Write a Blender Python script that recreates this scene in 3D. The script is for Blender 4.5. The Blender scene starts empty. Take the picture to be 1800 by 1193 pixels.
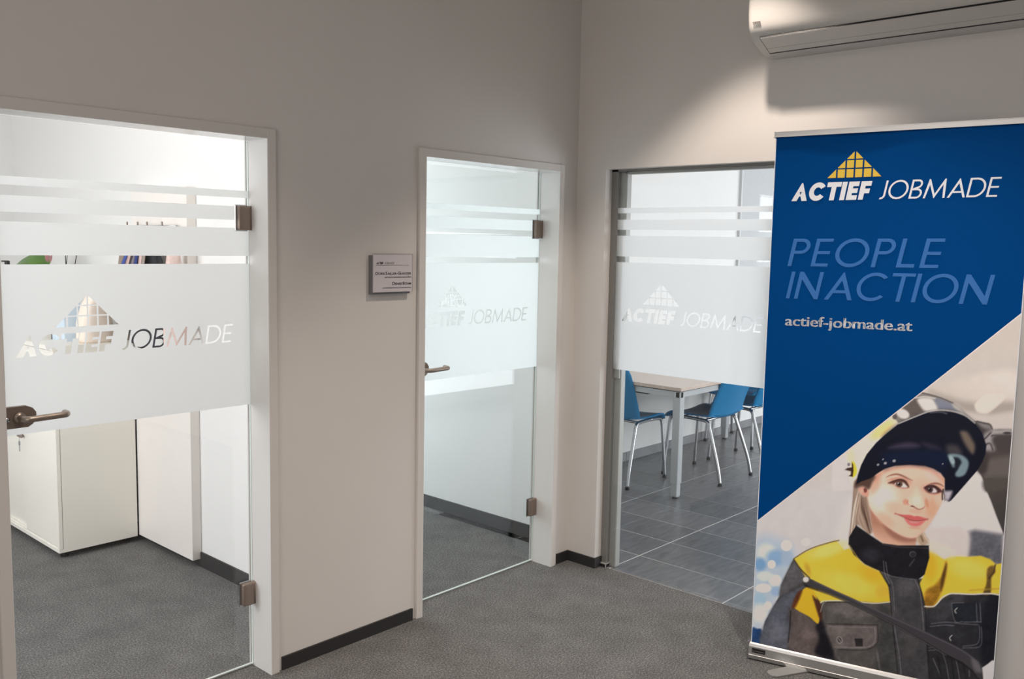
import bpy, bmesh, math, random
import numpy as np
from mathutils import Vector, Matrix
PI = math.pi
random.seed(4)
S = bpy.context.scene
COL = S.collection

# ------------------------------------------------------------------ camera
CAM_LOC = (-3.6428, -2.8814, 1.6478)
YAW, PITCH, ROLL, FPX = 0.7369, -0.105, 0.0197, 1592.45
def cam_axes():
    cy, sy, cp, sp = math.cos(YAW), math.sin(YAW), math.cos(PITCH), math.sin(PITCH)
    f = Vector((cy*cp, sy*cp, sp)); r = Vector((sy, -cy, 0)); u = r.cross(f)
    return r*math.cos(ROLL)+u*math.sin(ROLL), u*math.cos(ROLL)-r*math.sin(ROLL), f
_r, _u, _f = cam_axes()
cam = bpy.data.objects.new('camera', bpy.data.cameras.new('camera'))
COL.objects.link(cam)
cam.matrix_world = Matrix(((_r.x, _u.x, -_f.x, CAM_LOC[0]), (_r.y, _u.y, -_f.y, CAM_LOC[1]), (_r.z, _u.z, -_f.z, CAM_LOC[2]), (0, 0, 0, 1)))
cam.data.sensor_width = 36.0
cam.data.lens = FPX/1800*36.0
cam.data.clip_start = 0.05
S.camera = cam

# ------------------------------------------------------------------ world, exposure, lights
S.view_settings.view_transform = 'Standard'
S.view_settings.look = 'None'
S.view_settings.gamma = 1.0
S.view_settings.exposure = 0.0
S.view_settings.use_curve_mapping = False
w = bpy.data.worlds.new('world'); S.world = w; w.use_nodes = True
w.node_tree.nodes['Background'].inputs[0].default_value = (0.75, 0.85, 1.0, 1)
w.node_tree.nodes['Background'].inputs[1].default_value = 1.0

def light(name, kind, loc, target, energy, color, **kw):
    d = bpy.data.lights.new(name, kind); d.energy = energy; d.color = color
    for k, v in kw.items(): setattr(d, k, v)
    o = bpy.data.objects.new(name, d); COL.objects.link(o); o.location = loc
    o.rotation_euler = (Vector(target)-Vector(loc)).to_track_quat('-Z', 'Y').to_euler()
    return o
def area(name, loc, target, energy, color, sx, sy):
    return light(name, 'AREA', loc, target, energy, color, shape='RECTANGLE', size=sx, size_y=sy)
WARM = (1.0, 0.86, 0.74)
DAY = (0.94, 0.96, 1.0)
# hallway: corner ceiling spot, added spots and soft fills
light('ceiling_spot', 'SPOT', (-0.615, -1.05, 3.10), (-0.615, -1.05, 0), 76, WARM, spot_size=math.radians(88), spot_blend=0.42, shadow_soft_size=0.035)
light('wall_fill_spot', 'SPOT', (-2.3, -1.15, 3.10), (-2.3, -1.15, 0), 96, WARM, spot_size=math.radians(96), spot_blend=0.9, shadow_soft_size=0.05)  # added spot, brightens the lower part of the left wall
light('banner_fill_spot', 'SPOT', (-1.75, -2.45, 3.10), (-0.75, -1.85, 0.4), 175, (1.0, 0.9, 0.82), spot_size=math.radians(84), spot_blend=0.85, shadow_soft_size=0.05)  # added spot, tilted to brighten the banner front
area('hall_end_fill', (-5.6, -2.4, 1.6), (0, -1.6, 1.2), 34, (1.0, 0.93, 0.88), 1.8, 1.8)  # added soft fill along the hallway, no window behind it
area('hall_ceiling_fill', (-2.6, -2.6, 3.08), (-2.6, -2.6, 0), 8, (1.0, 0.92, 0.86), 1.2, 1.2)  # weak general fill added overhead
# office behind the first door: windows along its left wall, added ceiling fill
area('office_window_light', (-4.5, 1.2, 1.5), (-1.4, 1.2, 1.3), 66, DAY, 1.7, 1.8)
area('office_ceiling_fill', (-2.6, .8, 3.08), (-2.6, .8, 0), 15, (1.0, 0.97, 0.92), 1.2, 1.2)  # unseen overhead fill, added to lift the cabinet and rack
# office behind the second door: window in its back wall, added side and ceiling fills
area('office_window_light.001', (-0.75, 4.1, 1.6), (-0.6, 0.1, 1.2), 60, (0.84, 0.95, 1.0), 1.0, 1.8)
area('office_side_fill', (-1.2, 2.0, 1.4), (0.12, 2.0, 1.4), 13, (0.86, 0.96, 1.0), 2.2, 1.6)  # added fill at the inner partition, evens out the right wall
area('office_ceiling_fill.001', (-0.6, 1.6, 3.08), (-0.6, 1.6, 0), 1, (0.92, 0.98, 1.0), 0.7, 1.2)  # faint overhead fill, also added
# meeting room: windows on the side facing the long white wall and at the far end
area('meeting_window_light', (2.8, -3.3, .95), (2.6, 1.0, 0.55), 88, (0.92, 0.96, 1.0), 3.4, 1.6)
area('meeting_window_light.001', (5.4, -0.9, 1.6), (1.0, -0.3, 0.8), 58, (0.90, 0.95, 1.0), 2.2, 1.8)
area('meeting_ceiling_fill', (2.4, -0.6, 3.08), (2.4, -0.6, 0), 5, (1.0, 0.98, 0.96), 1.5, 1.5)  # low overhead fill added for the meeting room

# ------------------------------------------------------------------ materials
def lin(c):
    c = np.asarray(c, float)/255.0
    return np.where(c <= 0.04045, c/12.92, ((c+0.055)/1.055)**2.4)
def rgba(c): return tuple(float(v) for v in lin(c)) + (1.0,)
def mat(name, color, rough=0.5, metal=0.0, spec=0.5, noise=None, bump=None, coat=0.0, aniso=None):
    m = bpy.data.materials.new(name); m.use_nodes = True
    nt = m.node_tree; b = nt.nodes['Principled BSDF']
    b.inputs['Base Color'].default_value = rgba(color)
    b.inputs['Roughness'].default_value = rough
    b.inputs['Metallic'].default_value = metal
    b.inputs['Specular IOR Level'].default_value = spec
    b.inputs['Coat Weight'].default_value = coat
    tc = nt.nodes.new('ShaderNodeTexCoord')
    if noise:                                   # (scale, second colour, detail[, contrast low, high, stretch])
        sc, c2, det = noise[:3]
        lo, hi = noise[3:5] if len(noise) > 4 else (0.35, 0.65)
        mp = nt.nodes.new('ShaderNodeMapping'); nt.links.new(tc.outputs['Object'], mp.inputs[0])
        if len(noise) > 5: mp.inputs['Scale'].default_value = noise[5]
        n = nt.nodes.new('ShaderNodeTexNoise'); n.inputs['Scale'].default_value = sc; n.inputs['Detail'].default_value = det
        nt.links.new(mp.outputs[0], n.inputs['Vector'])
        r = nt.nodes.new('ShaderNodeMapRange'); r.inputs[1].default_value = lo; r.inputs[2].default_value = hi
        nt.links.new(n.outputs['Fac'], r.inputs[0])
        mx = nt.nodes.new('ShaderNodeMix'); mx.data_type = 'RGBA'
        mx.inputs[6].default_value = rgba(color); mx.inputs[7].default_value = rgba(c2)
        nt.links.new(r.outputs[0], mx.inputs[0]); nt.links.new(mx.outputs[2], b.inputs['Base Color'])
    if bump:                                    # (scale, strength, distance)
        n2 = nt.nodes.new('ShaderNodeTexNoise'); n2.inputs['Scale'].default_value = bump[0]; n2.inputs['Detail'].default_value = 4
        nt.links.new(tc.outputs['Object'], n2.inputs['Vector'])
        bp = nt.nodes.new('ShaderNodeBump'); bp.inputs['Strength'].default_value = bump[1]; bp.inputs['Distance'].default_value = bump[2]
        nt.links.new(n2.outputs['Fac'], bp.inputs['Height']); nt.links.new(bp.outputs[0], b.inputs['Normal'])
    return m

M = {}
M['wall'] = mat('wall_paint', (226, 222, 218), 0.85, spec=0.2, noise=(1.3, (221, 217, 213), 3), bump=(260, 0.08, 0.002))
M['office_wall'] = mat('office_wall_paint', (234, 233, 231), 0.8, spec=0.2, bump=(260, 0.06, 0.002))
M['ceiling'] = mat('ceiling_paint', (230, 228, 225), 0.9, spec=0.2)
M['lacquer'] = mat('white_lacquer', (236, 235, 233), 0.16, spec=0.55)
M['casing'] = mat('white_frame_paint', (222, 218, 214), 0.42, spec=0.4)
M['black_base'] = mat('anthracite_skirting', (44, 43, 44), 0.6)
M['tile_base'] = mat('grey_skirting_tile', (150, 150, 153), 0.45, noise=(8, (138, 138, 141), 4))
M['steel'] = mat('brushed_steel', (176, 162, 150), 0.36, .85)
M['steel_dark'] = mat('dark_steel', (146, 131, 121), 0.46, .55)
M['chrome'] = mat('satin_chrome', (190, 192, 195), 0.22, 1.0)
M['alu'] = mat('anodised_aluminium', (196, 196, 195), 0.36, 0.85)
M['alu_frame'] = mat('grey_aluminium_frame', (178, 178, 174), 0.45, 0.2)
M['alu_dark'] = mat('dark_grey_gasket', (132, 131, 128), 0.5, 0.1)
M['black'] = mat('black_plastic', (22, 22, 24), 0.45)
M['grey_plastic'] = mat('grey_plastic', (120, 120, 122), 0.45)
M['white_plastic'] = mat('white_plastic', (206, 203, 199), 0.35)
M['cabinet'] = mat('cream_white_laminate', (246, 242, 232), 0.3)
M['cabinet2'] = mat('white_laminate_panel', (238, 232, 226), 0.35)
M['blue_shell'] = mat('petrol_blue_plastic', (0, 122, 176), 0.4, spec=0.15)
M['table_top'] = mat('pale_beech_laminate', (214, 196, 184), 0.28, noise=(5, (204, 184, 171), 5, .35, .65, (1, 14, 1)))
M['table_frame'] = mat('silver_grey_powder_coat', (188, 192, 194), 0.4, 0.3)
M['grout'] = mat('light_grout', (214, 214, 214), 0.8)
M['blue_print'] = mat('blue_banner_print', (0, 70, 138), 0.55, spec=0.03)
M['white_print'] = mat('white_banner_print', (244, 248, 255), 0.5, spec=0.1)
M['yellow_print'] = mat('yellow_banner_print', (240, 202, 62), 0.45)
M['pale_blue_print'] = mat('muted_blue_banner_print', (62, 118, 190), 0.5, spec=0.1)
M['ink'] = mat('black_sign_print', (34, 28, 28), 0.5)
M['ink_grey'] = mat('grey_sign_print', (120, 112, 108), 0.5)
M['sign_face'] = mat('pale_sign_face', (216, 210, 214), 0.3)
M['leaf'] = mat('glossy_green_leaf', (82, 122, 44), 0.35, noise=(9, (52, 92, 30), 3))
M['pink_flower'] = mat('pink_flower', (214, 150, 156), 0.5)
M['pot'] = mat('white_ceramic', (236, 236, 234), 0.25)
M['pale_blue'] = mat('pale_blue_card', (206, 222, 236), 0.5)
M['coat_dark'] = mat('charcoal_wool', (36, 38, 46), 0.9, noise=(60, (28, 29, 36), 3))
M['coat_taupe'] = mat('taupe_wool', (150, 134, 122), 0.9, noise=(60, (136, 120, 110), 3))
M['coat_pink'] = mat('pale_pink_knit', (228, 204, 196), 0.9, noise=(60, (216, 188, 180), 3))
M['board'] = mat('pale_grey_wall_tone', (196, 198, 199), 0.9, noise=(40, (190, 192, 193), 3))
M['board_frame'] = mat('light_grey_frame', (206, 207, 208), 0.5)
M['cream'] = mat('cream_canvas', (240, 226, 212), 0.8)

# carpet: dark grey needle felt with light and dark flecks
def carpet():
    m = mat('grey_needle_felt_carpet', (78, 77, 76), 0.95, spec=0.1)
    nt = m.node_tree; b = nt.nodes['Principled BSDF']; tc = nt.nodes['Texture Coordinate']
    n1 = nt.nodes.new('ShaderNodeTexNoise'); n1.inputs['Scale'].default_value = 150; n1.inputs['Detail'].default_value = 3; n1.inputs['Roughness'].default_value = .6
    n2 = nt.nodes.new('ShaderNodeTexNoise'); n2.inputs['Scale'].default_value = 7; n2.inputs['Detail'].default_value = 5
    for n in (n1, n2): nt.links.new(tc.outputs['Object'], n.inputs['Vector'])
    cr = nt.nodes.new('ShaderNodeValToRGB'); e = cr.color_ramp.elements
    e[0].position = 0.30; e[0].color = rgba((70, 69, 69)); e[1].position = 0.78; e[1].color = rgba((164, 162, 160))
    mid = cr.color_ramp.elements.new(0.52); mid.color = rgba((109, 108, 107))
    nt.links.new(n1.outputs['Fac'], cr.inputs[0])
    mr = nt.nodes.new('ShaderNodeMapRange'); mr.inputs[1].default_value = .3; mr.inputs[2].default_value = .7; mr.inputs[3].default_value = .86; mr.inputs[4].default_value = 1.12
    nt.links.new(n2.outputs['Fac'], mr.inputs[0])
    hs = nt.nodes.new('ShaderNodeHueSaturation'); nt.links.new(cr.outputs[0], hs.inputs['Color']); nt.links.new(mr.outputs[0], hs.inputs['Value'])
    nt.links.new(hs.outputs[0], b.inputs['Base Color'])
    bp = nt.nodes.new('ShaderNodeBump'); bp.inputs['Strength'].default_value = .05; bp.inputs['Distance'].default_value = .002
    nt.links.new(n1.outputs['Fac'], bp.inputs['Height']); nt.links.new(bp.outputs[0], b.inputs['Normal'])
    return m
M['carpet'] = carpet()
def tile_mat():
    m = mat('grey_stoneware_tile', (94, 95, 98), 0.33, spec=0.45, noise=(7, (122, 122, 124), 6, .3, .7, (1, 5, 1)), bump=(40, .08, .002))
    nt = m.node_tree; b = nt.nodes['Principled BSDF']; oi = nt.nodes.new('ShaderNodeObjectInfo')
    mr = nt.nodes.new('ShaderNodeMapRange'); mr.inputs[3].default_value = .88; mr.inputs[4].default_value = 1.12
    nt.links.new(oi.outputs['Random'], mr.inputs[0])
    hs = nt.nodes.new('ShaderNodeHueSaturation')
    src = b.inputs['Base Color'].links[0].from_socket
    nt.links.new(src, hs.inputs['Color']); nt.links.new(mr.outputs[0], hs.inputs['Value']); nt.links.new(hs.outputs[0], b.inputs['Base Color'])
    return m
M['tile'] = tile_mat()

def glass_mat():
    m = bpy.data.materials.new('clear_glass'); m.use_nodes = True; nt = m.node_tree; nt.nodes.clear()
    o = nt.nodes.new('ShaderNodeOutputMaterial'); mx = nt.nodes.new('ShaderNodeMixShader')
    t = nt.nodes.new('ShaderNodeBsdfTransparent'); t.inputs[0].default_value = (.975, .981, .98, 1)
    g = nt.nodes.new('ShaderNodeBsdfGlossy'); g.inputs['Roughness'].default_value = 0.0
    lw = nt.nodes.new('ShaderNodeLayerWeight'); lw.inputs['Blend'].default_value = .5
    p = nt.nodes.new('ShaderNodeMath'); p.operation = 'POWER'; p.inputs[1].default_value = 5
    mr = nt.nodes.new('ShaderNodeMapRange'); mr.inputs[3].default_value = .04; mr.inputs[4].default_value = 1.0
    nt.links.new(lw.outputs['Facing'], p.inputs[0]); nt.links.new(p.outputs[0], mr.inputs[0])
    nt.links.new(mr.outputs[0], mx.inputs[0]); nt.links.new(t.outputs[0], mx.inputs[1]); nt.links.new(g.outputs[0], mx.inputs[2])
    nt.links.new(mx.outputs[0], o.inputs[0]); return m
M['glass'] = glass_mat()
M['glass_edge'] = mat('pale_green_glass_edge', (222, 232, 228), 0.2)
def film_mat():
    m = bpy.data.materials.new('frosted_film'); m.use_nodes = True; nt = m.node_tree; nt.nodes.clear()
    o = nt.nodes.new('ShaderNodeOutputMaterial'); mx = nt.nodes.new('ShaderNodeMixShader'); mx.inputs[0].default_value = .22
    t = nt.nodes.new('ShaderNodeBsdfTranslucent'); t.inputs[0].default_value = (.93, .94, .94, 1)
    d = nt.nodes.new('ShaderNodeBsdfDiffuse'); d.inputs[0].default_value = (.8, .81, .81, 1)
    nt.links.new(t.outputs[0], mx.inputs[1]); nt.links.new(d.outputs[0], mx.inputs[2]); nt.links.new(mx.outputs[0], o.inputs[0]); return m
M['film'] = film_mat()
def vcol_mat():
    m = mat('photo_print', (255, 255, 255), 0.5, spec=0.12); nt = m.node_tree
    a = nt.nodes.new('ShaderNodeVertexColor'); a.layer_name = 'print'
    nt.links.new(a.outputs[0], nt.nodes['Principled BSDF'].inputs['Base Color']); return m
M['photo'] = vcol_mat()

# ------------------------------------------------------------------ mesh helpers
def obj(name, bm, m, parent=None, smooth=False, loc=None):
    me = bpy.data.meshes.new(name); bm.normal_update(); bm.to_mesh(me); bm.free()
    for p in me.polygons: p.use_smooth = smooth
    me.materials.append(m)
    return obj_me(name, me, parent, loc)
def obj_me(name, me, parent=None, loc=None):
    o = bpy.data.objects.new(name, me); COL.objects.link(o)
    if parent: o.parent = parent
    if loc: o.location = loc
    return o
def tag(o, label, cat, group=None):
    o['label'] = label; o['category'] = cat
    if group: o['group'] = group
    return o
def thing(name, label, cat, loc=(0, 0, 0), rz=0, group=None):
    o = bpy.data.objects.new(name, None); COL.objects.link(o); o.location = loc; o.rotation_euler = (0, 0, rz)
    o.empty_display_size = .1
    return tag(o, label, cat, group)
def struct(o): o['kind'] = 'structure'; return o
def box(bm, x0, x1, y0, y1, z0, z1, bev=0.0, seg=2):
    r = bmesh.ops.create_cube(bm, size=1.0); vs = r['verts']
    for v in vs: v.co = Vector((x0+(v.co.x+.5)*(x1-x0), y0+(v.co.y+.5)*(y1-y0), z0+(v.co.z+.5)*(z1-z0)))
    if bev > 0:
        es = list({e for v in vs for e in v.link_edges})
        bmesh.ops.bevel(bm, geom=es, offset=bev, segments=seg, profile=.6, affect='EDGES')
    return bm
def boxes(*bs):
    bm = bmesh.new()
    for b in bs: box(bm, *b)
    return bm
def tube(bm, pts, r, n=12, cap=True):
    pts = [Vector(p) for p in pts]; rs = r if isinstance(r, (list, tuple)) else [r]*len(pts)
    rings = []; prev = None
    for i, p in enumerate(pts):
        t = (pts[min(i+1, len(pts)-1)]-pts[max(i-1, 0)]).normalized()
        if prev is None:
            a = Vector((0, 0, 1)) if abs(t.z) < .9 else Vector((1, 0, 0)); nrm = (a-t*a.dot(t)).normalized()
        else: nrm = (prev-t*prev.dot(t)).normalized()
        prev = nrm; b = t.cross(nrm)
        rings.append([bm.verts.new(p+(nrm*math.cos(2*PI*k/n)+b*math.sin(2*PI*k/n))*rs[i]) for k in range(n)])
    for a, b in zip(rings, rings[1:]):
        for k in range(n): bm.faces.new((a[k], a[(k+1) % n], b[(k+1) % n], b[k]))
    if cap: bm.faces.new(rings[0][::-1]); bm.faces.new(rings[-1])
    return bm
def smooth_path(pts, n=6):
    pts = [Vector(p) for p in pts]; out = []
    for i in range(len(pts)-1):
        p0, p1, p2, p3 = pts[max(i-1, 0)], pts[i], pts[i+1], pts[min(i+2, len(pts)-1)]
        for k in range(n):
            t = k/n; out.append(.5*((2*p1)+(p2-p0)*t+(2*p0-5*p1+4*p2-p3)*t*t+(3*p1-p0-3*p2+p3)*t**3))
    out.append(pts[-1]); return out
def disc(bm, c, r, h, axis='Z', n=24, bev=0):
    d = bmesh.ops.create_cone(bm, cap_ends=True, segments=n, radius1=r, radius2=r, depth=h)
    rot = {'Z': Matrix(), 'X': Matrix.Rotation(PI/2, 4, 'Y'), 'Y': Matrix.Rotation(PI/2, 4, 'X')}[axis]
    for v in d['verts']: v.co = rot @ v.co + Vector(c)
    return bm
def lathe(bm, prof, c=(0, 0, 0), n=28):
    rings = [[bm.verts.new((c[0]+r*math.cos(2*PI*k/n), c[1]+r*math.sin(2*PI*k/n), c[2]+z)) for k in range(n)] for r, z in prof]
    for a, b in zip(rings, rings[1:]):
        for k in range(n): bm.faces.new((a[k], a[(k+1) % n], b[(k+1) % n], b[k]))
    bm.faces.new(rings[0][::-1]); bm.faces.new(rings[-1]); return bm
def sheet(fn, nu, nv, thick):
    """double-skinned surface of fn(u,v) with the given thickness"""
    bm = bmesh.new(); P = [[Vector(fn(i/nu, j/nv)) for j in range(nv+1)] for i in range(nu+1)]
    N = [[None]*(nv+1) for _ in range(nu+1)]
    for i in range(nu+1):
        for j in range(nv+1):
            a = P[min(i+1, nu)][j]-P[max(i-1, 0)][j]; b = P[i][min(j+1, nv)]-P[i][max(j-1, 0)]
            c = a.cross(b); N[i][j] = c.normalized() if c.length > 1e-9 else Vector((0, 0, 1))
    A = [[bm.verts.new(P[i][j]+N[i][j]*thick/2) for j in range(nv+1)] for i in range(nu+1)]
    B = [[bm.verts.new(P[i][j]-N[i][j]*thick/2) for j in range(nv+1)] for i in range(nu+1)]
    for i in range(nu):
        for j in range(nv):
            bm.faces.new((A[i][j], A[i+1][j], A[i+1][j+1], A[i][j+1])); bm.faces.new((B[i][j], B[i][j+1], B[i+1][j+1], B[i+1][j]))
    for i in range(nu):
        bm.faces.new((A[i][0], B[i][0], B[i+1][0], A[i+1][0])); bm.faces.new((A[i+1][nv], B[i+1][nv], B[i][nv], A[i][nv]))
    for j in range(nv):
        bm.faces.new((A[0][j+1], B[0][j+1], B[0][j], A[0][j])); bm.faces.new((A[nu][j], B[nu][j], B[nu][j+1], A[nu][j+1]))
    return bm
def fill_contours(name, contours, to3d, m, parent=None):
    """flat filled shape with holes (even-odd) from 2-D contours; to3d maps (u,v) to a point"""
    cu = bpy.data.curves.new(name, 'CURVE'); cu.dimensions = '2D'; cu.fill_mode = 'BOTH'
    for c in contours:
        s = cu.splines.new('POLY'); s.points.add(len(c)-1)
        for p, q in zip(s.points, c): p.co = (q[0], q[1], 0, 1)
        s.use_cyclic_u = True
    t = bpy.data.objects.new(name, cu); COL.objects.link(t)
    me = bpy.data.meshes.new_from_object(t.evaluated_get(bpy.context.evaluated_depsgraph_get()))
    bpy.data.objects.remove(t); bpy.data.curves.remove(cu)
    for v in me.vertices: v.co = Vector(to3d(v.co.x, v.co.y))
    me.name = name; me.materials.clear(); me.materials.append(m)
    return obj_me(name, me, parent)
def text_shape(name, body, x, y, height, to3d, m, parent=None, bold=(), width=None):
    """line of text; bold = sideways shifts at which it is struck again to fatten the strokes"""
    cu = bpy.data.curves.new(name, 'FONT'); cu.body = body; cu.size = 1.0; cu.fill_mode = 'BOTH'; cu.resolution_u = 4
    t = bpy.data.objects.new(name, cu); COL.objects.link(t)
    src = bpy.data.meshes.new_from_object(t.evaluated_get(bpy.context.evaluated_depsgraph_get()))
    bpy.data.objects.remove(t); bpy.data.curves.remove(cu)
    xs = [v.co.x for v in src.vertices]; x0, x1 = min(xs), max(xs); sx = width/(x1-x0) if width else height
    bm = bmesh.new()
    for dx in (0,)+tuple(bold):
        n0 = len(bm.verts); bm.from_mesh(src); bm.verts.ensure_lookup_table()
        for v in bm.verts[n0:]: v.co = Vector(to3d(x+dx+(v.co.x-x0)*sx, y+v.co.y*height))
    bpy.data.meshes.remove(src)
    return obj(name, bm, m, parent)

# ------------------------------------------------------------------ lettering (own outlines, cap height 1)
def _arc(cx, cy, rx, ry, a0, a1, n=24):
    return [(cx+rx*math.cos(math.radians(a0+(a1-a0)*k/n)), cy+ry*math.sin(math.radians(a0+(a1-a0)*k/n))) for k in range(n+1)]
def glyph(ch, w):
    """returns (contours, width); w = stroke"""
    if ch == 'I': return [[(0, 0), (w, 0), (w, 1), (0, 1)]], w
    if ch == 'L': W = .46+w*.5; return [[(0, 0), (W, 0), (W, w), (w, w), (w, 1), (0, 1)]], W
    if ch == 'T': W = .56+w; c = W/2; return [[(c-w/2, 0), (c+w/2, 0), (c+w/2, 1-w*.9), (W, 1-w*.9), (W, 1), (0, 1), (0, 1-w*.9), (c-w/2, 1-w*.9)]], W
    if ch in 'EF':
        W = .46+w*.55; h = w*.88; m = .5-h/2
        if ch == 'E': return [[(0, 0), (W, 0), (W, h), (w, h), (w, m), (W*.96, m), (W*.96, m+h), (w, m+h), (w, 1-h), (W, 1-h), (W, 1), (0, 1)]], W
        m -= .03
        return [[(0, 0), (w, 0), (w, m), (W*.94, m), (W*.94, m+h), (w, m+h), (w, 1-h), (W, 1-h), (W, 1), (0, 1)]], W
    if ch == 'O': W = 1.02; return [_arc(W/2, .5, W/2, .51, 0, 360, 48)[:-1], _arc(W/2, .5, W/2-w, .51-w*.95, 0, 360, 48)[:-1]], W
    if ch == 'C':
        W = .98; a = 42 if w < .2 else 34
        return [_arc(.51, .5, .51, .51, a, 360-a, 40)+_arc(.51, .5, .51-w, .51-w*.95, 360-a-4*(1 if w < .2 else .5), a+4*(1 if w < .2 else .5), 40)], .51+.51*math.cos(math.radians(a))
    if ch == 'D':
        W = .84
        return [[(0, 0), (W-.5, 0)]+_arc(W-.5, .5, .5, .5, -90, 90, 28)+[(0, 1)], [(w, w*.92), (W-.5, w*.92)]+_arc(W-.5, .5, .5-w, .5-w*.92, -90, 90, 28)+[(w, 1-w*.92)]], W
    if ch == 'P':
        W = .56+w*.2; r = .275; h = w*.9
        return [[(0, 0), (w, 0), (w, 1-2*r)]+_arc(W-r, 1-r, r, r, -90, 90, 20)+[(0, 1)], [(w, 1-2*r+h), (W-r, 1-2*r+h)]+_arc(W-r, 1-r, r-w*.95, r-h, -90, 90, 20)+[(w, 1-h)]], W
    if ch == 'B':
        W = .62; h = w*.9; r1 = .235; r2 = .265+h*.0; 
        return [[(0, 0)]+_arc(W-r2, r2, r2, r2, -90, 82, 18)+_arc(W-.06-r1, 1-r1, r1, r1, -80, 90, 18)+[(0, 1)],
                [(w, h)]+_arc(W-r2, r2, r2-w*.95, r2-h, -90, 90, 16)+[(w, 2*r2-h)], [(w, 2*r2)]+_arc(W-.06-r1, 1-r1, r1-w*.95, r1-h, -90, 90, 16)+[(w, 1-h)]], W
    if ch == 'J':
        W = .4; r = .2+w*.25
        return [[(W, 1), (W-w, 1), (W-w, r)]+_arc(W-w-(r-w), r, r-w, r-w*.95, 0, -100, 14)+_arc(W-r, r, r, r, -105, 0, 14)], W
    if ch == 'A':
        W = .84+w*.42; c = W/2; k = c/1.0; sw = w*1.13; y0 = .24+w*.05; y1 = y0+w*.85; t = 1-sw/(2*k)*1.0
        xi = lambda y: k*y*1.0            # left outer edge at height y
        top = w*.12
        def L(y): return (c-top)*y
        def R(y): return W-L(y)
        ti = (c-sw)/( (c-top)) 
        return [[(0, 0), (sw, 0), (L(y0)+sw, y0), (R(y0)-sw, y0), (W-sw, 0), (W, 0), (c+top, 1), (c-top, 1)], [(L(y1)+sw, y1), (R(y1)-sw, y1), (c, ti*.995)]], W
    if ch == 'M':
        W = 1.02+w*.6; s = .13; c = W/2; v = .12
        return [[(0, 0), (w, 0), (s+w*.75, .70), (c-w*.10, v*0), (c+w*.10, v*0), (W-s-w*.75, .70), (W-w, 0), (W, 0), (W-s+w*.1, 1), (W-s-w*.55, 1), (c, w*2.1), (s+w*.55, 1), (s-w*.1, 1)]], W
    if ch == 'N': W = .76+w*.3; return [[(0, 0), (w, 0), (w, .72), (W-w, 0), (W, 0), (W, 1), (W-w, 1), (W-w, .28), (w, 1), (0, 1)]], W
    raise KeyError(ch)
def word(s, w, shear=.18, gap=.1):
    out = []; x = 0
    for ch in s:
        if ch == ' ': x += .12; continue
        cs, wd = glyph(ch, w); g = gap
        for c in cs: out.append([(x+p[0]+shear*p[1], p[1]) for p in c])
        x += wd+(g if ch not in 'AT' else g*.45)
    return out, x-gap
def fit(cs, wd, x0, x1, y0, h, shear=.18):
    """scale so the base runs x0..x1"""
    s = (x1-x0)/(wd+shear)
    return [[(x0+(p[0])*s, y0+p[1]*h) for p in c] for c in cs]
def pyramid(x0, x1, y0, h, g=.045):
    """triangle logo: three rows of cells cut by thin lines"""
    W = x1-x0; out = []; n = 3
    X = lambda a: x0+a*W
    rows = [(0, .31), (.31+g, .62+g*.5), (.62+g*1.5, 1.0)]
    L = lambda y: .5*y; R = lambda y: 1-.5*y
    gw = g*.62; cw = 1/6.0
    cuts = [(-1, .175), (.175, .34), (.34, .5), (.5, .66), (.66, .825), (.825, 2)]
    for (ya, yb) in rows:
        for (a, b) in cuts:
            a2, b2 = a+gw/2, b-gw/2
            # clip cell against the triangle
            poly = [(a2, ya), (b2, ya), (b2, yb), (a2, yb)]
            def clip(P, f):
                o = []
                for i in range(len(P)):
                    p, q = P[i], P[(i+1) % len(P)]; fp, fq = f(p), f(q)
                    if fp >= 0: o.append(p)
                    if fp*fq < 0: t = fp/(fp-fq); o.append((p[0]+(q[0]-p[0])*t, p[1]+(q[1]-p[1])*t))
                return o
            for f in (lambda p: p[0]-L(p[1]), lambda p: R(p[1])-p[0]):
                if poly: poly = clip(poly, f)
            if len(poly) >= 3:
                ar = abs(sum(poly[i][0]*poly[(i+1) % len(poly)][1]-poly[(i+1) % len(poly)][0]*poly[i][1] for i in range(len(poly))))/2
                if ar > .002: out.append([(X(p[0]), y0+p[1]*h) for p in poly])
    return out
def logo(x0, y0, total, h):
    """company lettering: bold word, light word, pyramid; x0 = left end of the base line"""
    a, wa = word('ACTIEF', .29, gap=.10); b, wb = word('JOBMADE', .105, gap=.11)
    k = total/.745
    A = fit(a, wa, x0, x0+.303*k, y0, h); B = fit(b, wb, x0+.322*k, x0+total, y0, h)
    return A, B, pyramid(x0+.120*k, x0+.321*k, y0+.087*h/.066, .101*h/.066)

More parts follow.
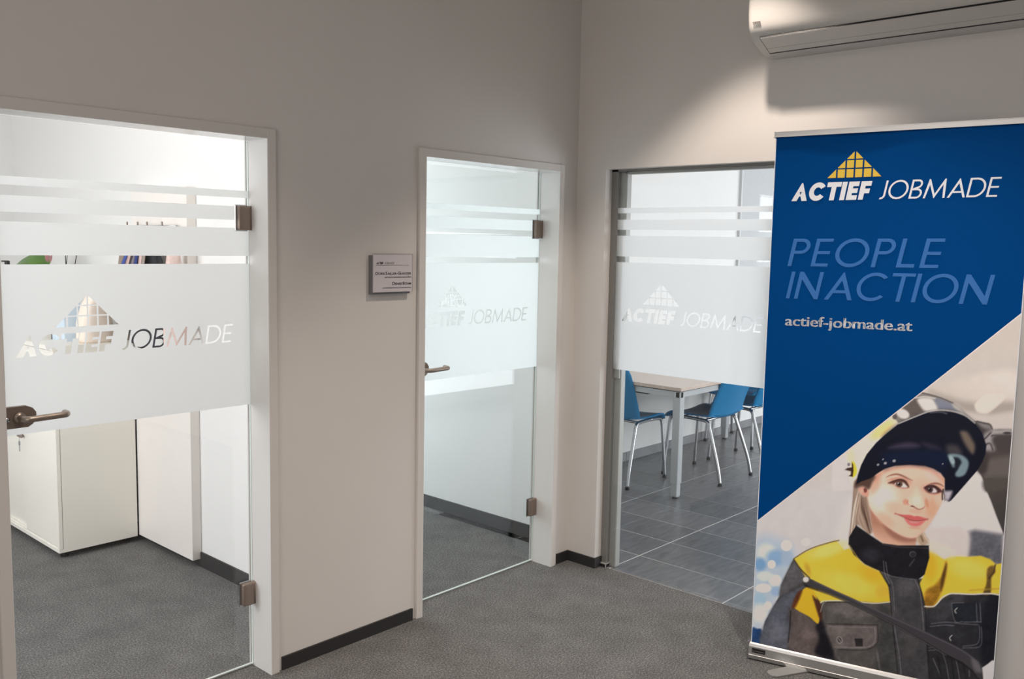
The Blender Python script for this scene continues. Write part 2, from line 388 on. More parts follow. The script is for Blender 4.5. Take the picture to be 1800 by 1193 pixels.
# ------------------------------------------------------------------ structure: floors, ceiling, walls
ZC = 3.12
struct(obj('floor', boxes((-6.0, .05, -4.6, 0.0, -.1, 0), (-4.7, .12, 0.0, 4.4, -.1, 0)), M['carpet']))
fl2 = struct(obj('floor.001', boxes((.05, 5.7, -3.6, 1.07, -.1, -.0012)), M['grout']))
xs = [.052]+[.325+.302*i for i in range(18)]
ys = [1.063-.6495*j for j in range(8)]
tile_cache = {}
for i in range(len(xs)-1):
    for j in range(len(ys)-1):
        x0, x1 = xs[i]+.0025, xs[i+1]-.0025; y1, y0 = ys[j]-.003, ys[j+1]+.003
        key = (round(x1-x0, 4), round(y1-y0, 4))
        if key not in tile_cache:
            bm = bmesh.new(); hx, hy = key[0]/2, key[1]/2
            v = [bm.verts.new(p) for p in ((-hx, -hy, -.006), (hx, -hy, -.006), (hx, hy, -.006), (-hx, hy, -.006), (-hx+.001, -hy+.001, 0), (hx-.001, -hy+.001, 0), (hx-.001, hy-.001, 0), (-hx+.001, hy-.001, 0))]
            for f in ((4, 5, 6, 7), (0, 1, 5, 4), (1, 2, 6, 5), (2, 3, 7, 6), (3, 0, 4, 7)): bm.faces.new([v[k] for k in f])
            me = bpy.data.meshes.new('tile'); bm.to_mesh(me); bm.free(); me.materials.append(M['tile']); tile_cache[key] = me
        obj_me('tile', tile_cache[key], fl2, ((x0+x1)/2, (y0+y1)/2, 0))
struct(obj('ceiling', boxes((-6.0, 5.7, -4.6, 4.4, ZC, ZC+.1)), M['ceiling']))

HD = 2.005                                   # door head
D1 = (-2.694, -1.804); D2 = (-1.0365, -.153)  # clear openings of the two office doors
WT = .13                                      # wall thickness behind the hallway face
def o1(d): return d[0]-.022, d[1]+.022
a0, a1 = o1(D1); b0, b1 = o1(D2)
struct(obj('wall_left', boxes((-6.0, a0, 0, WT, 0, ZC), (a0, a1, 0, WT, HD+.022, ZC), (a1, b0, 0, WT, 0, ZC), (b0, b1, 0, WT, HD+.022, ZC), (b1, .12, 0, WT, 0, ZC)), M['wall']))
R0, R1 = -1.14, -.178                          # opening to the meeting room
struct(obj('wall_right', boxes((0, .12, R1, 0, 0, ZC), (0, .12, R0, R1, 2.022, ZC), (0, .12, -4.6, R0, 0, ZC)), M['wall']))
struct(obj('wall_back', boxes((-6.1, -6.0, -4.7, .13, 0, ZC), (-6.1, .12, -4.7, -4.6, 0, ZC)), M['wall']))
struct(obj('wall_office', boxes((-1.40, -1.28, WT, 4.4, 0, ZC), (-4.8, -4.7, WT, 4.5, 0, ZC), (-4.7, -1.40, 3.6, 3.7, 0, ZC)), M['office_wall']))
struct(obj('wall_office.001', boxes((.12, .22, WT, 4.4, 0, ZC), (-1.28, .22, 4.4, 4.5, 0, ZC)), M['office_wall']))
struct(obj('wall_meeting', boxes((.22, 5.7, 1.07, 1.17, 0, ZC), (5.7, 5.8, -3.6, 1.17, 0, ZC), (.12, 5.8, -3.7, -3.6, 0, ZC)), M['office_wall']))
# skirtings
BH, BT = .052, .009
struct(obj('baseboard_left', boxes((a1+.03, b0-.03, -BT, 0, 0, BH), (b1+.035, -BT, -BT, 0, 0, BH), (-6.0, a0-.03, -BT, 0, 0, BH)), M['black_base']))
struct(obj('baseboard_right', boxes((-BT, 0, R1, 0, 0, BH), (-BT, .05, R1-BT, R1, 0, BH), (-BT, 0, -4.6, R0, 0, BH)), M['black_base']))
struct(obj('baseboard_office', boxes((-1.409, -1.40, WT, 3.6, 0, .075)), M['black_base']))
struct(obj('baseboard_office.001', boxes((.111, .12, WT, 4.4, 0, .075)), M['black_base']))
sk = struct(obj('baseboard_meeting', boxes((.22, 5.7, 1.064, 1.07, 0, .07)), M['grout']))
for i in range(9):
    obj('skirting_tile', boxes((.225+.605*i, .225+.605*i+.600, 1.058, 1.066, .003, .070)), M['tile_base'], sk)

# ------------------------------------------------------------------ door frames (white steel) and the glass doors
GY = .112                                      # front of the glass
def door_frame(name, d, left_gap):
    x0, x1 = d; cw = .036; p = .014
    bm = bmesh.new()
    # jamb linings
    box(bm, x0-.022, x0, -p, GY+.012, 0, HD); box(bm, x1, x1+.022, -p, GY+.012, 0, HD); box(bm, x0-.022, x1+.022, -p, GY+.012, HD, HD+.022)
    o = struct(obj(name, bm, M['lacquer']))
    c = bmesh.new()
    box(c, x0-cw, x0-.0005, -p-.001, 0, 0, HD+cw, .002, 1); box(c, x1+.0005, x1+cw, -p-.001, 0, 0, HD+cw, .002, 1); box(c, x0-cw+.002, x1+cw-.002, -p-.0005, 0, HD+.0005, HD+cw, .002, 1)
    obj('casing', c, M['casing'], o)
    g = bmesh.new()
    box(g, x0-.004, x0+.004, GY+.013, GY+.02, 0, HD); box(g, x1-.004, x1+.004, GY+.013, GY+.02, 0, HD)
    obj('seal', g, M['white_plastic'], o)
    return o
door_frame('trim_1', D1, 0); door_frame('trim_2', D2, 0)

def hinge(parent, x, z, y):
    """glass door hinge: clamp plate with rounded corners and a knuckle at the frame"""
    h = obj('hinge', (lambda bm: (box(bm, x-.052, x-.004, y-.026, y-.004, z-.044, z+.044, .007, 3), bm)[1])(bmesh.new()), M['steel_dark'], parent, True)
    obj('hinge_rim', (lambda bm: (box(bm, x-.058, x-.006, y-.006, y-.001, z-.048, z+.048, .002, 1), bm)[1])(bmesh.new()), M['chrome'], h)
    k = bmesh.new(); disc(k, (x+.001, y-.012, z), .008, .088, 'Z', 16); obj('hinge_pin', k, M['steel_dark'], h, True)
    return h
def lever(parent, x, z, y, plate):
    """handle on a glass door; x = spindle, the lever points to +x"""
    pl = bmesh.new(); t = .018
    out = [(-.066, -.033), (.025, -.033), (.040, -.024), (.050, -.008), (.050, .012), (.040, .026), (.022, .034), (-.066, .034)]
    vs = [pl.verts.new((x+u, y-t, z+v)) for u, v in out]; vb = [pl.verts.new((x+u, y, z+v)) for u, v in out]
    pl.faces.new(vs); pl.faces.new(vb[::-1])
    for i in range(len(vs)): j = (i+1) % len(vs); pl.faces.new((vs[j], vs[i], vb[i], vb[j]))
    bmesh.ops.recalc_face_normals(pl, faces=pl.faces)
    h = obj('handle_plate', pl, M['steel_dark'], parent)
    r = bmesh.new(); disc(r, (x, y-t-.004, z), .017, .012, 'Y', 24); obj('rosette', r, M['steel'], h, True)
    path = smooth_path([(x, y-t, z), (x, y-.052, z), (x+.008, y-.066, z), (x+.024, y-.070, z), (x+.07, y-.070, z+.001), (x+.108, y-.070, z+.002), (x+.122, y-.066, z+.002), (x+.129, y-.052, z+.002), (x+.129, y-.034, z+.002)], 5)
    lv = bmesh.new(); tube(lv, path, .0098, 16); obj('lever', lv, M['steel'], h, True)
    kc = bmesh.new(); disc(kc, (x-.036, y-t-.002, z-.004), .008, .006, 'Y', 20); obj('lock_cylinder', kc, M['chrome'], h, True)
Z_STR = [(1.796, 1.822), (1.715, 1.765), (1.584, 1.686)]; Z_PAN = (1.028, 1.556)
def films(parent, a, b, to3d, contours, dz=0):
    for z0, z1 in Z_STR: fill_contours('frosted_stripe', [[(a, z0+dz), (b, z0+dz), (b, z1+dz), (a, z1+dz)]], to3d, M['film'], parent)
    return fill_contours('frosted_panel', [[(a, Z_PAN[0]+dz*.3), (b, Z_PAN[0]+dz*.3), (b, Z_PAN[1]+dz), (a, Z_PAN[1]+dz)]]+contours, to3d, M['film'], parent)
def glass_door(name, d, logo_x):
    x0, x1 = d[0]+.001, d[1]-.0008
    o = struct(obj(name, boxes((x0, x1, GY, GY+.008, .009, HD-.004)), M['glass']))
    e = boxes((x0, x1, GY-.0005, GY+.0085, .006, .0095), (x1-.0006, x1+.0004, GY-.0003, GY+.0083, .009, HD-.004)); obj('glass_edge', e, M['glass_edge'], o)
    A, B, T = logo(logo_x, 1.269, .745, .066)
    films(o, x0, x1-.001, lambda u, v: (u, GY-.0012, v), A+B+T)
    hinge(o, d[1]-.002, 1.723, GY); hinge(o, d[1]-.002, .298, GY)
    lever(o, d[0]+.072, 1.085, GY, True)
    return o
glass_door('door_1', D1, -2.619)
glass_door('door_2', D2, -2.619+1.641)

# meeting room door: aluminium frame and glass leaf in the right wall
fr = bmesh.new()
box(fr, .052, .105, R1-.036, R1, .018, 2.022); box(fr, .052, .105, R0, R0+.036, .018, 2.022); box(fr, .052, .105, R0, R1, 2.012, 2.022)
t3 = struct(obj('trim_3', fr, M['alu_dark']))
f2 = bmesh.new()
box(f2, .079, .118, R1-.074, R1-.030, .0, 2.014, .003, 1); box(f2, .079, .118, R0+.030, R0+.074, 0, 2.014, .003, 1); box(f2, .079, .118, R0+.06, R1-.06, 2.000, 2.014, .003, 1)
obj('rebate_profile', f2, M['alu_frame'], t3)
obj('foot_plate', boxes((.040, .074, R1-.040, R1-.001, 0, .018)), M['black_base'], t3)
obj('foot_trim', boxes((.037, .076, R1-.044, R1-.001, .018, .021), (.037, .041, R1-.044, R1-.040, 0, .02)), M['alu_frame'], t3)
GX = .060
y0, y1 = R0+.02, R1-.018
d3 = struct(obj('door_3', boxes((GX, GX+.008, y0, y1, .008, 2.006)), M['glass']))
obj('glass_edge', boxes((GX-.0004, GX+.0084, y1-.0012, y1+.0004, .008, 2.006)), M['glass_edge'], d3)
A, B, T = logo(.259, 1.278, .762, .068)
films(d3, -y1+.003, -y0, lambda u, v: (GX-.0012, -u, v), A+B+T, .013)
lk = boxes((GX+.009, GX+.03, y1-.05, y1-.004, .985, 1.06)); obj('lock_case', lk, M['alu_frame'], d3)

# ------------------------------------------------------------------ door sign
PX0, PX1, PZ0, PZ1 = -1.331, -1.121, 1.443, 1.596
sg = thing('door_sign', 'small pale square name sign with black lettering on the wall between the doors', 'sign', ((PX0+PX1)/2, 0, PZ0))
def rel(o, p): o.location = Vector(o.location)-Vector(p.location)
bk = obj('back_plate', boxes((PX0-.002, PX1-.008, -.018, 0, PZ0-.008, PZ1-.004)), M['grey_plastic'], sg); rel(bk, sg)
fc = obj('sign_face', boxes((PX0+.004, PX1, -.023, -.018, PZ0, PZ1)), M['sign_face'], sg); rel(fc, sg)
rim = obj('acrylic_edge', boxes((PX1, PX1+.0015, -.0235, -.016, PZ0, PZ1), (PX0+.004, PX1+.0015, -.0235, -.016, PZ1, PZ1+.0015)), M['grey_plastic'], sg); rel(rim, sg)
sp = lambda u, v: (u, -.0236, v)
SH = PZ1-PZ0; SX = lambda a: PX0+.004+(a-150)/1020*(PX1-PX0-.004); SZ = lambda b: PZ1-(b-105)/965*SH
a, wa = word('ACTIEF', .27, gap=.07); b, wb = word('JOBMADE', .12, gap=.11)
for nm, cs, m in (('bold_lettering', fit(a, wa, SX(222), SX(405), SZ(357), .009), M['ink']), ('light_lettering', fit(b, wb, SX(425), SX(690), SZ(357), .009), M['ink_grey'])):
    rel(fill_contours(nm, cs, sp, m, sg), sg)
rel(fill_contours('rule_line', [[(SX(215), SZ(388)), (SX(1070), SZ(388)), (SX(1070), SZ(378)), (SX(215), SZ(378))]], sp, M['ink_grey'], sg), sg)
def caps(name, words, xr, base, big, small, width, bold):
    """small-capitals line, right aligned: every word starts with a larger capital"""
    segs = []; 
    for wd in words:
        parts = wd.split('-')
        for k, p in enumerate(parts):
            segs.append((('-' if k else '')+p[0], big)); segs.append((p[1:], small))
        segs.append((' ', small))
    segs.pop()
    mes = []; x = 0
    for s, h in segs:
        if s == ' ': x += .28*small; continue
        cu = bpy.data.curves.new('t', 'FONT'); cu.body = s; cu.size = h/.72; cu.offset = bold*h; cu.resolution_u = 3
        t = bpy.data.objects.new('t', cu); COL.objects.link(t); me = bpy.data.meshes.new_from_object(t.evaluated_get(bpy.context.evaluated_depsgraph_get()))
        bpy.data.objects.remove(t); bpy.data.curves.remove(cu)
        xm = [v.co.x for v in me.vertices]; mes.append((me, x-min(xm))); x += max(xm)-min(xm)+.09*h
    bm = bmesh.new(); sc = width/x
    for me, dx in mes:
        n0 = len(bm.verts); bm.from_mesh(me); bm.verts.ensure_lookup_table()
        for v in bm.verts[n0:]: v.co = Vector(sp(xr-width+(v.co.x+dx)*sc, base+v.co.y))
        bpy.data.meshes.remove(me)
    rel(obj(name, bm, M['ink'], sg), sg)
caps('name_line', ['DORIS', 'SAILLER-GLANZER'], SX(1145), SZ(625), .0125, .0092, SX(1145)-SX(205), .025)
caps('role_line', ['LEITUNG', 'LOHNVERRECHNUNG', 'BÜG'], SX(1145), SZ(707), .0065, .0050, SX(1145)-SX(440), .02)
caps('name_line', ['DENISE', 'BÖHM'], SX(1145), SZ(890), .0125, .0092, SX(1145)-SX(640), .025)
caps('role_line', ['LOHNVERRECHNUNG,', 'FAKTURIERUNG'], SX(1145), SZ(978), .0065, .0050, SX(1145)-SX(385), .02)

# ------------------------------------------------------------------ air conditioner
ac = thing('air_conditioner', 'white wall mounted air conditioner with long louvre high on the right wall', 'air conditioner', (0, -1.58, 2.44))
prof = [(0, 2.79), (-.12, 2.79), (-.175, 2.782), (-.205, 2.76), (-.218, 2.72), (-.222, 2.65), (-.220, 2.585), (-.214, 2.545), (-.205, 2.522), (-.19, 2.503), (-.17, 2.488), (-.12, 2.467), (-.08, 2.453), (-.045, 2.445), (0, 2.443)]
prof = [tuple(p) for p in smooth_path([(x, 0, z) for x, z in prof], 3)]
YA, YB = -1.022, -2.13
bm = bmesh.new(); rings = []
for y, k in ((YA, .90), (YA-.004, .955), (YA-.012, .985), (YA-.024, 1.0), (YB+.024, 1.0), (YB+.012, .985), (YB+.004, .955), (YB, .90)):
    cz = 2.62; rings.append([bm.verts.new((p[0]*k, y, cz+(p[2]-cz)*(.5+.5*k) if k < 1 else p[2])) for p in prof])
for a, b in zip(rings, rings[1:]):
    for i in range(len(prof)-1): bm.faces.new((a[i], a[i+1], b[i+1], b[i]))
bm.faces.new(rings[0]); bm.faces.new(rings[-1][::-1])
for a, b in zip(rings, rings[1:]): bm.faces.new((a[-1], a[0], b[0], b[-1]))
bmesh.ops.recalc_face_normals(bm, faces=bm.faces)
rel(obj('housing', bm, M['white_plastic'], ac, True), ac)
def strip(p, q, ya, yb, off, th):
    p, q = Vector((p[0], 0, p[1])), Vector((q[0], 0, q[1])); t = (q-p).normalized(); n = Vector((t.z, 0, -t.x))
    if n.z > 0: n = -n
    bm = bmesh.new(); c = [p+n*off, q+n*off, q+n*(off-th), p+n*(off-th)]
    A = [bm.verts.new((v.x, ya, v.z)) for v in c]; B = [bm.verts.new((v.x, yb, v.z)) for v in c]
    bm.faces.new(A); bm.faces.new(B[::-1])
    for i in range(4): bm.faces.new((A[i], B[i], B[(i+1) % 4], A[(i+1) % 4]))
    bmesh.ops.recalc_face_normals(bm, faces=bm.faces); return bm
va, vb = (-.190, 2.499), (-.098, 2.455)
L = lambda t: (va[0]+(vb[0]-va[0])*t, va[1]+(vb[1]-va[1])*t)
rel(obj('vent_slot', strip(L(.003), L(1.07), -1.068, -2.07, .0045, .012), M['black'], ac), ac)
rel(obj('flap', strip(L(.015), L(.695), -1.0715, -2.066, .0058, .006), M['white_plastic'], ac), ac)
rel(obj('flap', strip(L(.712), L(.985), -1.0715, -2.066, .0058, .006), M['white_plastic'], ac), ac)
bmk = bmesh.new()
for k, (ya, yb) in enumerate(((-1.052, -1.056), (-1.059, -1.063), (-1.0645, -1.070), (-1.0715, -1.076), (-1.0775, -1.083))): box(bmk, -.2225, -.2185, yb, ya, 2.549, 2.5545)
rel(obj('maker_mark', bmk, M['ink_grey'], ac), ac)

# ------------------------------------------------------------------ roll-up banner
B0 = Vector((-.375, -1.253, 0)); BD = Vector((.147, -.595, 0)).normalized(); BN = Vector((BD.y, -BD.x, 0))
BW = .862; ZP0, ZP1 = .062, 2.074
ban = thing('roll_up_banner', 'tall blue roll-up banner with photo of smiling welder in raised helmet', 'banner', B0+BD*.43, 0)
def bz(u, z): return z+.0093*u*z                       # the pole leans slightly, so the sheet rises to the right
def bp(u, z, n=0.0): return B0+BD*u+BN*n+Vector((0, 0, bz(u, z)))
def on_banner(n): return lambda u, v: bp(u, v, n)
def bbox(bm, u0, u1, n0, n1, z0, z1, bev=0, lean=False):
    vs0 = set(bm.verts); box(bm, 0, 1, 0, 1, 0, 1)
    vs = [v for v in bm.verts if v not in vs0]
    for v in vs:
        u, n, z = u0+v.co.x*(u1-u0), n0+v.co.y*(n1-n0), z0+v.co.z*(z1-z0)
        v.co = bp(u, z, n) if lean else B0+BD*u+BN*n+Vector((0, 0, z))
    if bev: bmesh.ops.bevel(bm, geom=list({e for v in vs for e in v.link_edges}), offset=bev, segments=2, affect='EDGES')
    bmesh.ops.recalc_face_normals(bm, faces=bm.faces); return bm
# base: profiled aluminium cassette
bm = bmesh.new(); pr = [(-.062, .004), (.012, .006), (.015, .022), (.0135, .0235), (.0115, .056), (.008, .066), (.000, .071), (-.012, .072), (-.05, .066), (-.064, .045)]
A = [bm.verts.new(B0+BD*(-.006)+BN*n+Vector((0, 0, z))) for n, z in pr]; Bv = [bm.verts.new(B0+BD*(BW+.008)+BN*n+Vector((0, 0, z))) for n, z in pr]
bm.faces.new(A); bm.faces.new(Bv[::-1])
for i in range(len(pr)): j = (i+1) % len(pr); bm.faces.new((A[i], Bv[i], Bv[j], A[j]))
bmesh.ops.recalc_face_normals(bm, faces=bm.faces)
base = obj('base_cassette', bm, M['alu'], ban); rel(base, ban)
pl = obj('maker_plate', bbox(bmesh.new(), .008, .060, .0125, .0152, .034, .051), M['black'], base)
pl2 = bmesh.new(); bbox(pl2, .0115, .0125, .0150, .0156, .0375, .0475); bbox(pl2, .0125, .0185, .0150, .0156, .0375, .0385); bbox(pl2, .0175, .0185, .0150, .0156, .0385, .0430)
for k in range(7): bbox(pl2, .022+k*.005, .0255+k*.005, .0150, .0156, .0395, .0425)
obj('maker_lettering', pl2, M['ink_grey'], base)
rel(obj('end_cap', bbox(bmesh.new(), -.011, -.006, -.060, .011, .003, .072, .002), M['grey_plastic'], ban), ban)
rel(obj('end_cap', bbox(bmesh.new(), BW+.008, BW+.013, -.060, .011, .003, .072, .002), M['grey_plastic'], ban), ban)
def foot(uc):
    bm = bmesh.new(); pts = [(uc+.045, .0), (uc-.035, .0), (uc-.100, .080), (uc-.102, .096), (uc-.092, .112), (uc-.076, .122), (uc-.058, .116)]
    A = [bm.verts.new(B0+BD*u+BN*n+Vector((0, 0, .001))) for u, n in pts]; Bv = [bm.verts.new(B0+BD*u+BN*n+Vector((0, 0, .006))) for u, n in pts]
    bm.faces.new(A[::-1]); bm.faces.new(Bv)
    for i in range(len(pts)): j = (i+1) % len(pts); bm.faces.new((A[i], A[j], Bv[j], Bv[i]))
    bmesh.ops.recalc_face_normals(bm, faces=bm.faces); rel(obj('swivel_foot', bm, M['alu'], ban), ban)
foot(.190); foot(.800)
rel(obj('top_rail', bbox(bmesh.new(), -.004, BW+.004, -.006, .007, 2.070, 2.090, .002, True), M['alu'], ban), ban)
pb = bmesh.new(); tube(pb, [bp(.43, .05, -.035)-Vector((0, 0, .02)), bp(.43, 2.07, -.012)], .011, 14); rel(obj('support_pole', pb, M['alu'], ban, True), ban)
# printed sheet with a slight ripple below the top rail
ND = (.5714, 1.437)
def diag(u): return ND[0]+(ND[1]-ND[0])*u/.8613
def ripple(u, z):
    k = max(0.0, (z-1.75)/.32)
    return .0035*k*k*math.sin(u*13+1.0)*(1 if z < 2.06 else .3)+.0015*math.sin(u*5+z*2)
bm = bmesh.new(); nu, nv = 40, 60; V = [[bm.verts.new(bp(BW*i/nu, ZP0+(ZP1-ZP0)*j/nv, ripple(BW*i/nu, ZP0+(ZP1-ZP0)*j/nv)-.0008)) for j in range(nv+1)] for i in range(nu+1)]
for i in range(nu):
    for j in range(nv): bm.faces.new((V[i][j], V[i+1][j], V[i+1][j+1], V[i][j+1]))
rel(obj('printed_sheet', bm, M['blue_print'], ban, True), ban)
rel(fill_contours('white_margin', [[(0, ZP0), (.0028, ZP0), (.0028, 2.066), (0, 2.066)], [(BW-.0028, ZP0), (BW, ZP0), (BW, 2.066), (BW-.0028, 2.066)]], lambda u, v: bp(u, v, ripple(u, v)+.0011), M['white_print'], ban), ban)
onp = lambda u, v: bp(u, v, ripple(u, v)+.0012)
la, lb, lt = logo(.0690, 1.8290, .7010, .0665)
rel(fill_contours('bold_lettering', la, onp, M['white_print'], ban), ban)
rel(fill_contours('light_lettering', lb, onp, M['white_print'], ban), ban)
rel(fill_contours('pyramid_mark', pyramid(.196, .384, 1.911, .097, .05), onp, M['yellow_print'], ban), ban)
a, wa = word('PEOPLE', .125, .17, .155); rel(fill_contours('slogan_lettering', fit(a, wa, .067, .609, 1.5835, .104, .17), onp, M['pale_blue_print'], ban), ban)
a, wa = word('IN', .125, .17, .155); b, wb = word('ACTION', .125, .17, .125)
rel(fill_contours('slogan_lettering', fit(a, wa, .067, .203, 1.460, .103, .17)+fit(b, wb, .207, .772, 1.460, .103, .17), onp, M['pale_blue_print'], ban), ban)
rel(text_shape('web_address', 'actief-jobmade.at', .0695, 1.3560, .0545, onp, M['white_print'], ban, width=.4480, bold=(.0009, .0018, .0027)), ban)
#PHOTO-BEGIN
# ---- printed portrait: a fine grid coloured vertex by vertex (flat print on the sheet)
NUP, NVP = 400, 520
uu = np.linspace(0.0028, BW-.0028, NUP+1); tt = np.linspace(0, 1, NVP+1)
U = np.repeat(uu[:, None], NVP+1, 1); Z = ZP0+.004+tt[None, :]*(np.array([diag(u) for u in uu])[:, None]-ZP0-.004)
# drawing frame of the print: a plain perspective map from sheet coordinates to drawing coordinates
Pw = np.stack([B0.x+BD.x*U, B0.y+BD.y*U, Z+.0093*U*Z], -1)-np.array(CAM_LOC)
zz = Pw@np.array(_f); QX = 900+FPX*(Pw@np.array(_r))/zz; QY = 596.5-FPX*(Pw@np.array(_u))/zz
RGB = np.zeros(QX.shape+(3,))
FR = {'F': (1490, 800, 7.02), 'H': (1470, 680, 5.4545), 'J': (1320, 930, 4.97), 'K': (1540, 930, 4.536), 'B': (1300, 860, 3.582), 'A': (1460, 680, 4.2618)}
def tp(fr, pts):
    a, b, s = FR[fr]; return np.array([(a+x/s, b+y/s) for x, y in pts], float)
def smc(P, n=5):
    L_ = len(P); out = []
    for i in range(L_):
        p0, p1, p2, p3 = P[i-1], P[i], P[(i+1) % L_], P[(i+2) % L_]
        for k in range(n):
            t = k/n; out.append(.5*((2*p1)+(p2-p0)*t+(2*p0-5*p1+4*p2-p3)*t*t+(3*p1-p0-3*p2+p3)*t**3))
    return np.array(out)
def segd(X, Y, a, b):
    d = b-a; l2 = max(1e-9, d@d); t = np.clip(((X-a[0])*d[0]+(Y-a[1])*d[1])/l2, 0, 1)
    return np.hypot(X-a[0]-t*d[0], Y-a[1]-t*d[1])
def put(mask, sl, col, alpha):
    a = np.clip(mask, 0, 1)[..., None]*alpha; c = col if isinstance(col, np.ndarray) and col.ndim > 1 else np.array(col, float)
    RGB[sl] = RGB[sl]*(1-a)+c*a
def region(P, pad):
    x0, y0 = P.min(0)-pad; x1, y1 = P.max(0)+pad
    m = (QX > x0) & (QX < x1) & (QY > y0) & (QY < y1)
    if not m.any(): return None
    i = np.where(m.any(1))[0]; j = np.where(m.any(0))[0]
    return slice(i[0], i[-1]+1), slice(j[0], j[-1]+1)
def fillp(fr, pts, col, feather=1.2, sm=True, alpha=1.0, grad=None):
    """soft-edged shape; grad = (x0,y0,x1,y1,colour2) in the same frame"""
    P = tp(fr, pts)
    if sm: P = smc(P)
    sl = region(P, feather*2+2)
    if sl is None: return
    X, Y = QX[sl], QY[sl]; D = np.full(X.shape, 1e9); ins = np.zeros(X.shape, bool)
    for i in range(len(P)):
        a, b = P[i], P[(i+1) % len(P)]; D = np.minimum(D, segd(X, Y, a, b))
        c = (a[1] > Y) != (b[1] > Y)
        if c.any(): ins ^= c & (X < (b[0]-a[0])*(Y-a[1])/((b[1]-a[1]) or 1e-9)+a[0])
    sd = np.where(ins, -D, D); m = .5-sd/(2*feather); m = np.clip(m, 0, 1); m = m*m*(3-2*m)
    c = np.array(col, float)
    if grad:
        (gx0, gy0), (gx1, gy1) = tp(fr, [grad[:2]])[0], tp(fr, [grad[2:4]])[0]
        d = np.array([gx1-gx0, gy1-gy0]); t = np.clip(((X-gx0)*d[0]+(Y-gy0)*d[1])/(d@d), 0, 1)[..., None]
        c = c*(1-t)+np.array(grad[4], float)*t
    put(m, sl, c, alpha)
def line(fr, pts, col, wd, feather=.7, alpha=1.0, taper=False):
    P = tp(fr, pts)
    if len(P) > 2:
        Q = np.vstack([2*P[0]-P[1], P, 2*P[-1]-P[-2]]); out = []
        for i in range(1, len(Q)-2):
            for k in range(6):
                t = k/6; p0, p1, p2, p3 = Q[i-1:i+3]; out.append(.5*((2*p1)+(p2-p0)*t+(2*p0-5*p1+4*p2-p3)*t*t+(3*p1-p0-3*p2+p3)*t**3))
        P = np.array(out+[P[-1]])
    s = FR[fr][2]; wd = wd/s
    sl = region(P, wd+feather*2+2)
    if sl is None: return
    X, Y = QX[sl], QY[sl]; m = np.zeros(X.shape); n = len(P)-1
    for i in range(n):
        ww = wd/2*(1 if not taper else max(.15, math.sin(PI*(i+.5)/n)**.7))
        m = np.maximum(m, np.clip(.5-(segd(X, Y, P[i], P[i+1])-ww)/(2*feather), 0, 1))
    put(m, sl, col, alpha)
def blob(fr, c, rx, ry, col, soft=.5, rot=0, alpha=1.0):
    (cx, cy), = tp(fr, [c]); s = FR[fr][2]; rx, ry = rx/s, ry/s
    sl = region(np.array([[cx-max(rx, ry)*1.6, cy-max(rx, ry)*1.6], [cx+max(rx, ry)*1.6, cy+max(rx, ry)*1.6]]), 1)
    if sl is None: return
    X, Y = QX[sl]-cx, QY[sl]-cy; a = math.radians(rot); x = X*math.cos(a)+Y*math.sin(a); y = -X*math.sin(a)+Y*math.cos(a)
    r = np.hypot(x/rx, y/ry); m = np.clip((1+soft*.5-r)/max(soft, .02), 0, 1); put(m*m*(3-2*m), sl, col, alpha)
rng = np.random.RandomState(3)
def vnoise(scale, octv=4):
    out = np.zeros(QX.shape); amp = 1; tot = 0
    for o in range(octv):
        s = scale/2**o; gx, gy = (QX-1280)/s, (QY-500)/s; G = rng.rand(int(gy.max())+3, int(gx.max())+3)
        ix, iy = gx.astype(int), gy.astype(int); fx, fy = gx-ix, gy-iy; fx = fx*fx*(3-2*fx); fy = fy*fy*(3-2*fy)
        out += amp*(G[iy, ix]*(1-fx)*(1-fy)+G[iy, ix+1]*fx*(1-fy)+G[iy+1, ix]*(1-fx)*fy+G[iy+1, ix+1]*fx*fy); tot += amp; amp *= .55
    return out/tot
# background
g = np.clip((QY-600)/520, 0, 1)[..., None]; RGB[:] = np.array([186, 180, 176])*(1-g)+np.array([198, 199, 204])*g
fillp('H', [(880, 0), (1700, -160), (1690, 200), (1400, 190), (1100, 130), (900, 60)], (190, 184, 179), 10, alpha=.8, grad=(1100, 150, 1400, -200, (205, 199, 195)))
fillp('H', [(900, 40), (1130, 110), (1330, 150), (1690, 140), (1690, 240), (1400, 300), (1240, 240), (1100, 140)], (150, 142, 138), 9, alpha=.85)
fillp('H', [(1250, 245), (1500, 260), (1690, 250), (1690, 400), (1500, 400), (1330, 320)], (190, 184, 182), 8)
fillp('H', [(1325, 180), (1345, 140), (1430, 70), (1530, 60), (1610, 70), (1600, 130), (1480, 235), (1420, 255), (1350, 235)], (206, 198, 192), 2.5)
fillp('A', [(820, 900), (900, 850), (1100, 640), (1290, 1090), (1300, 1195), (760, 1195)], (204, 201, 204), 5)
fillp('K', [(730, 20), (790, 5), (1010, 40), (1010, 290), (930, 280), (820, 225), (735, 220)], (92, 94, 104), 6, sm=False)
fillp('K', [(400, 0), (720, 0), (720, 210), (560, 240), (430, 150)], (198, 193, 193), 7)
fillp('B', [(120, 200), (360, 50), (700, 0), (700, 330), (350, 430), (240, 560), (110, 420)], (192, 191, 195), 22, alpha=.9)
fillp('B', [(90, 330), (300, 330), (340, 450), (260, 640), (170, 820), (85, 870)], (166, 182, 200), 14)
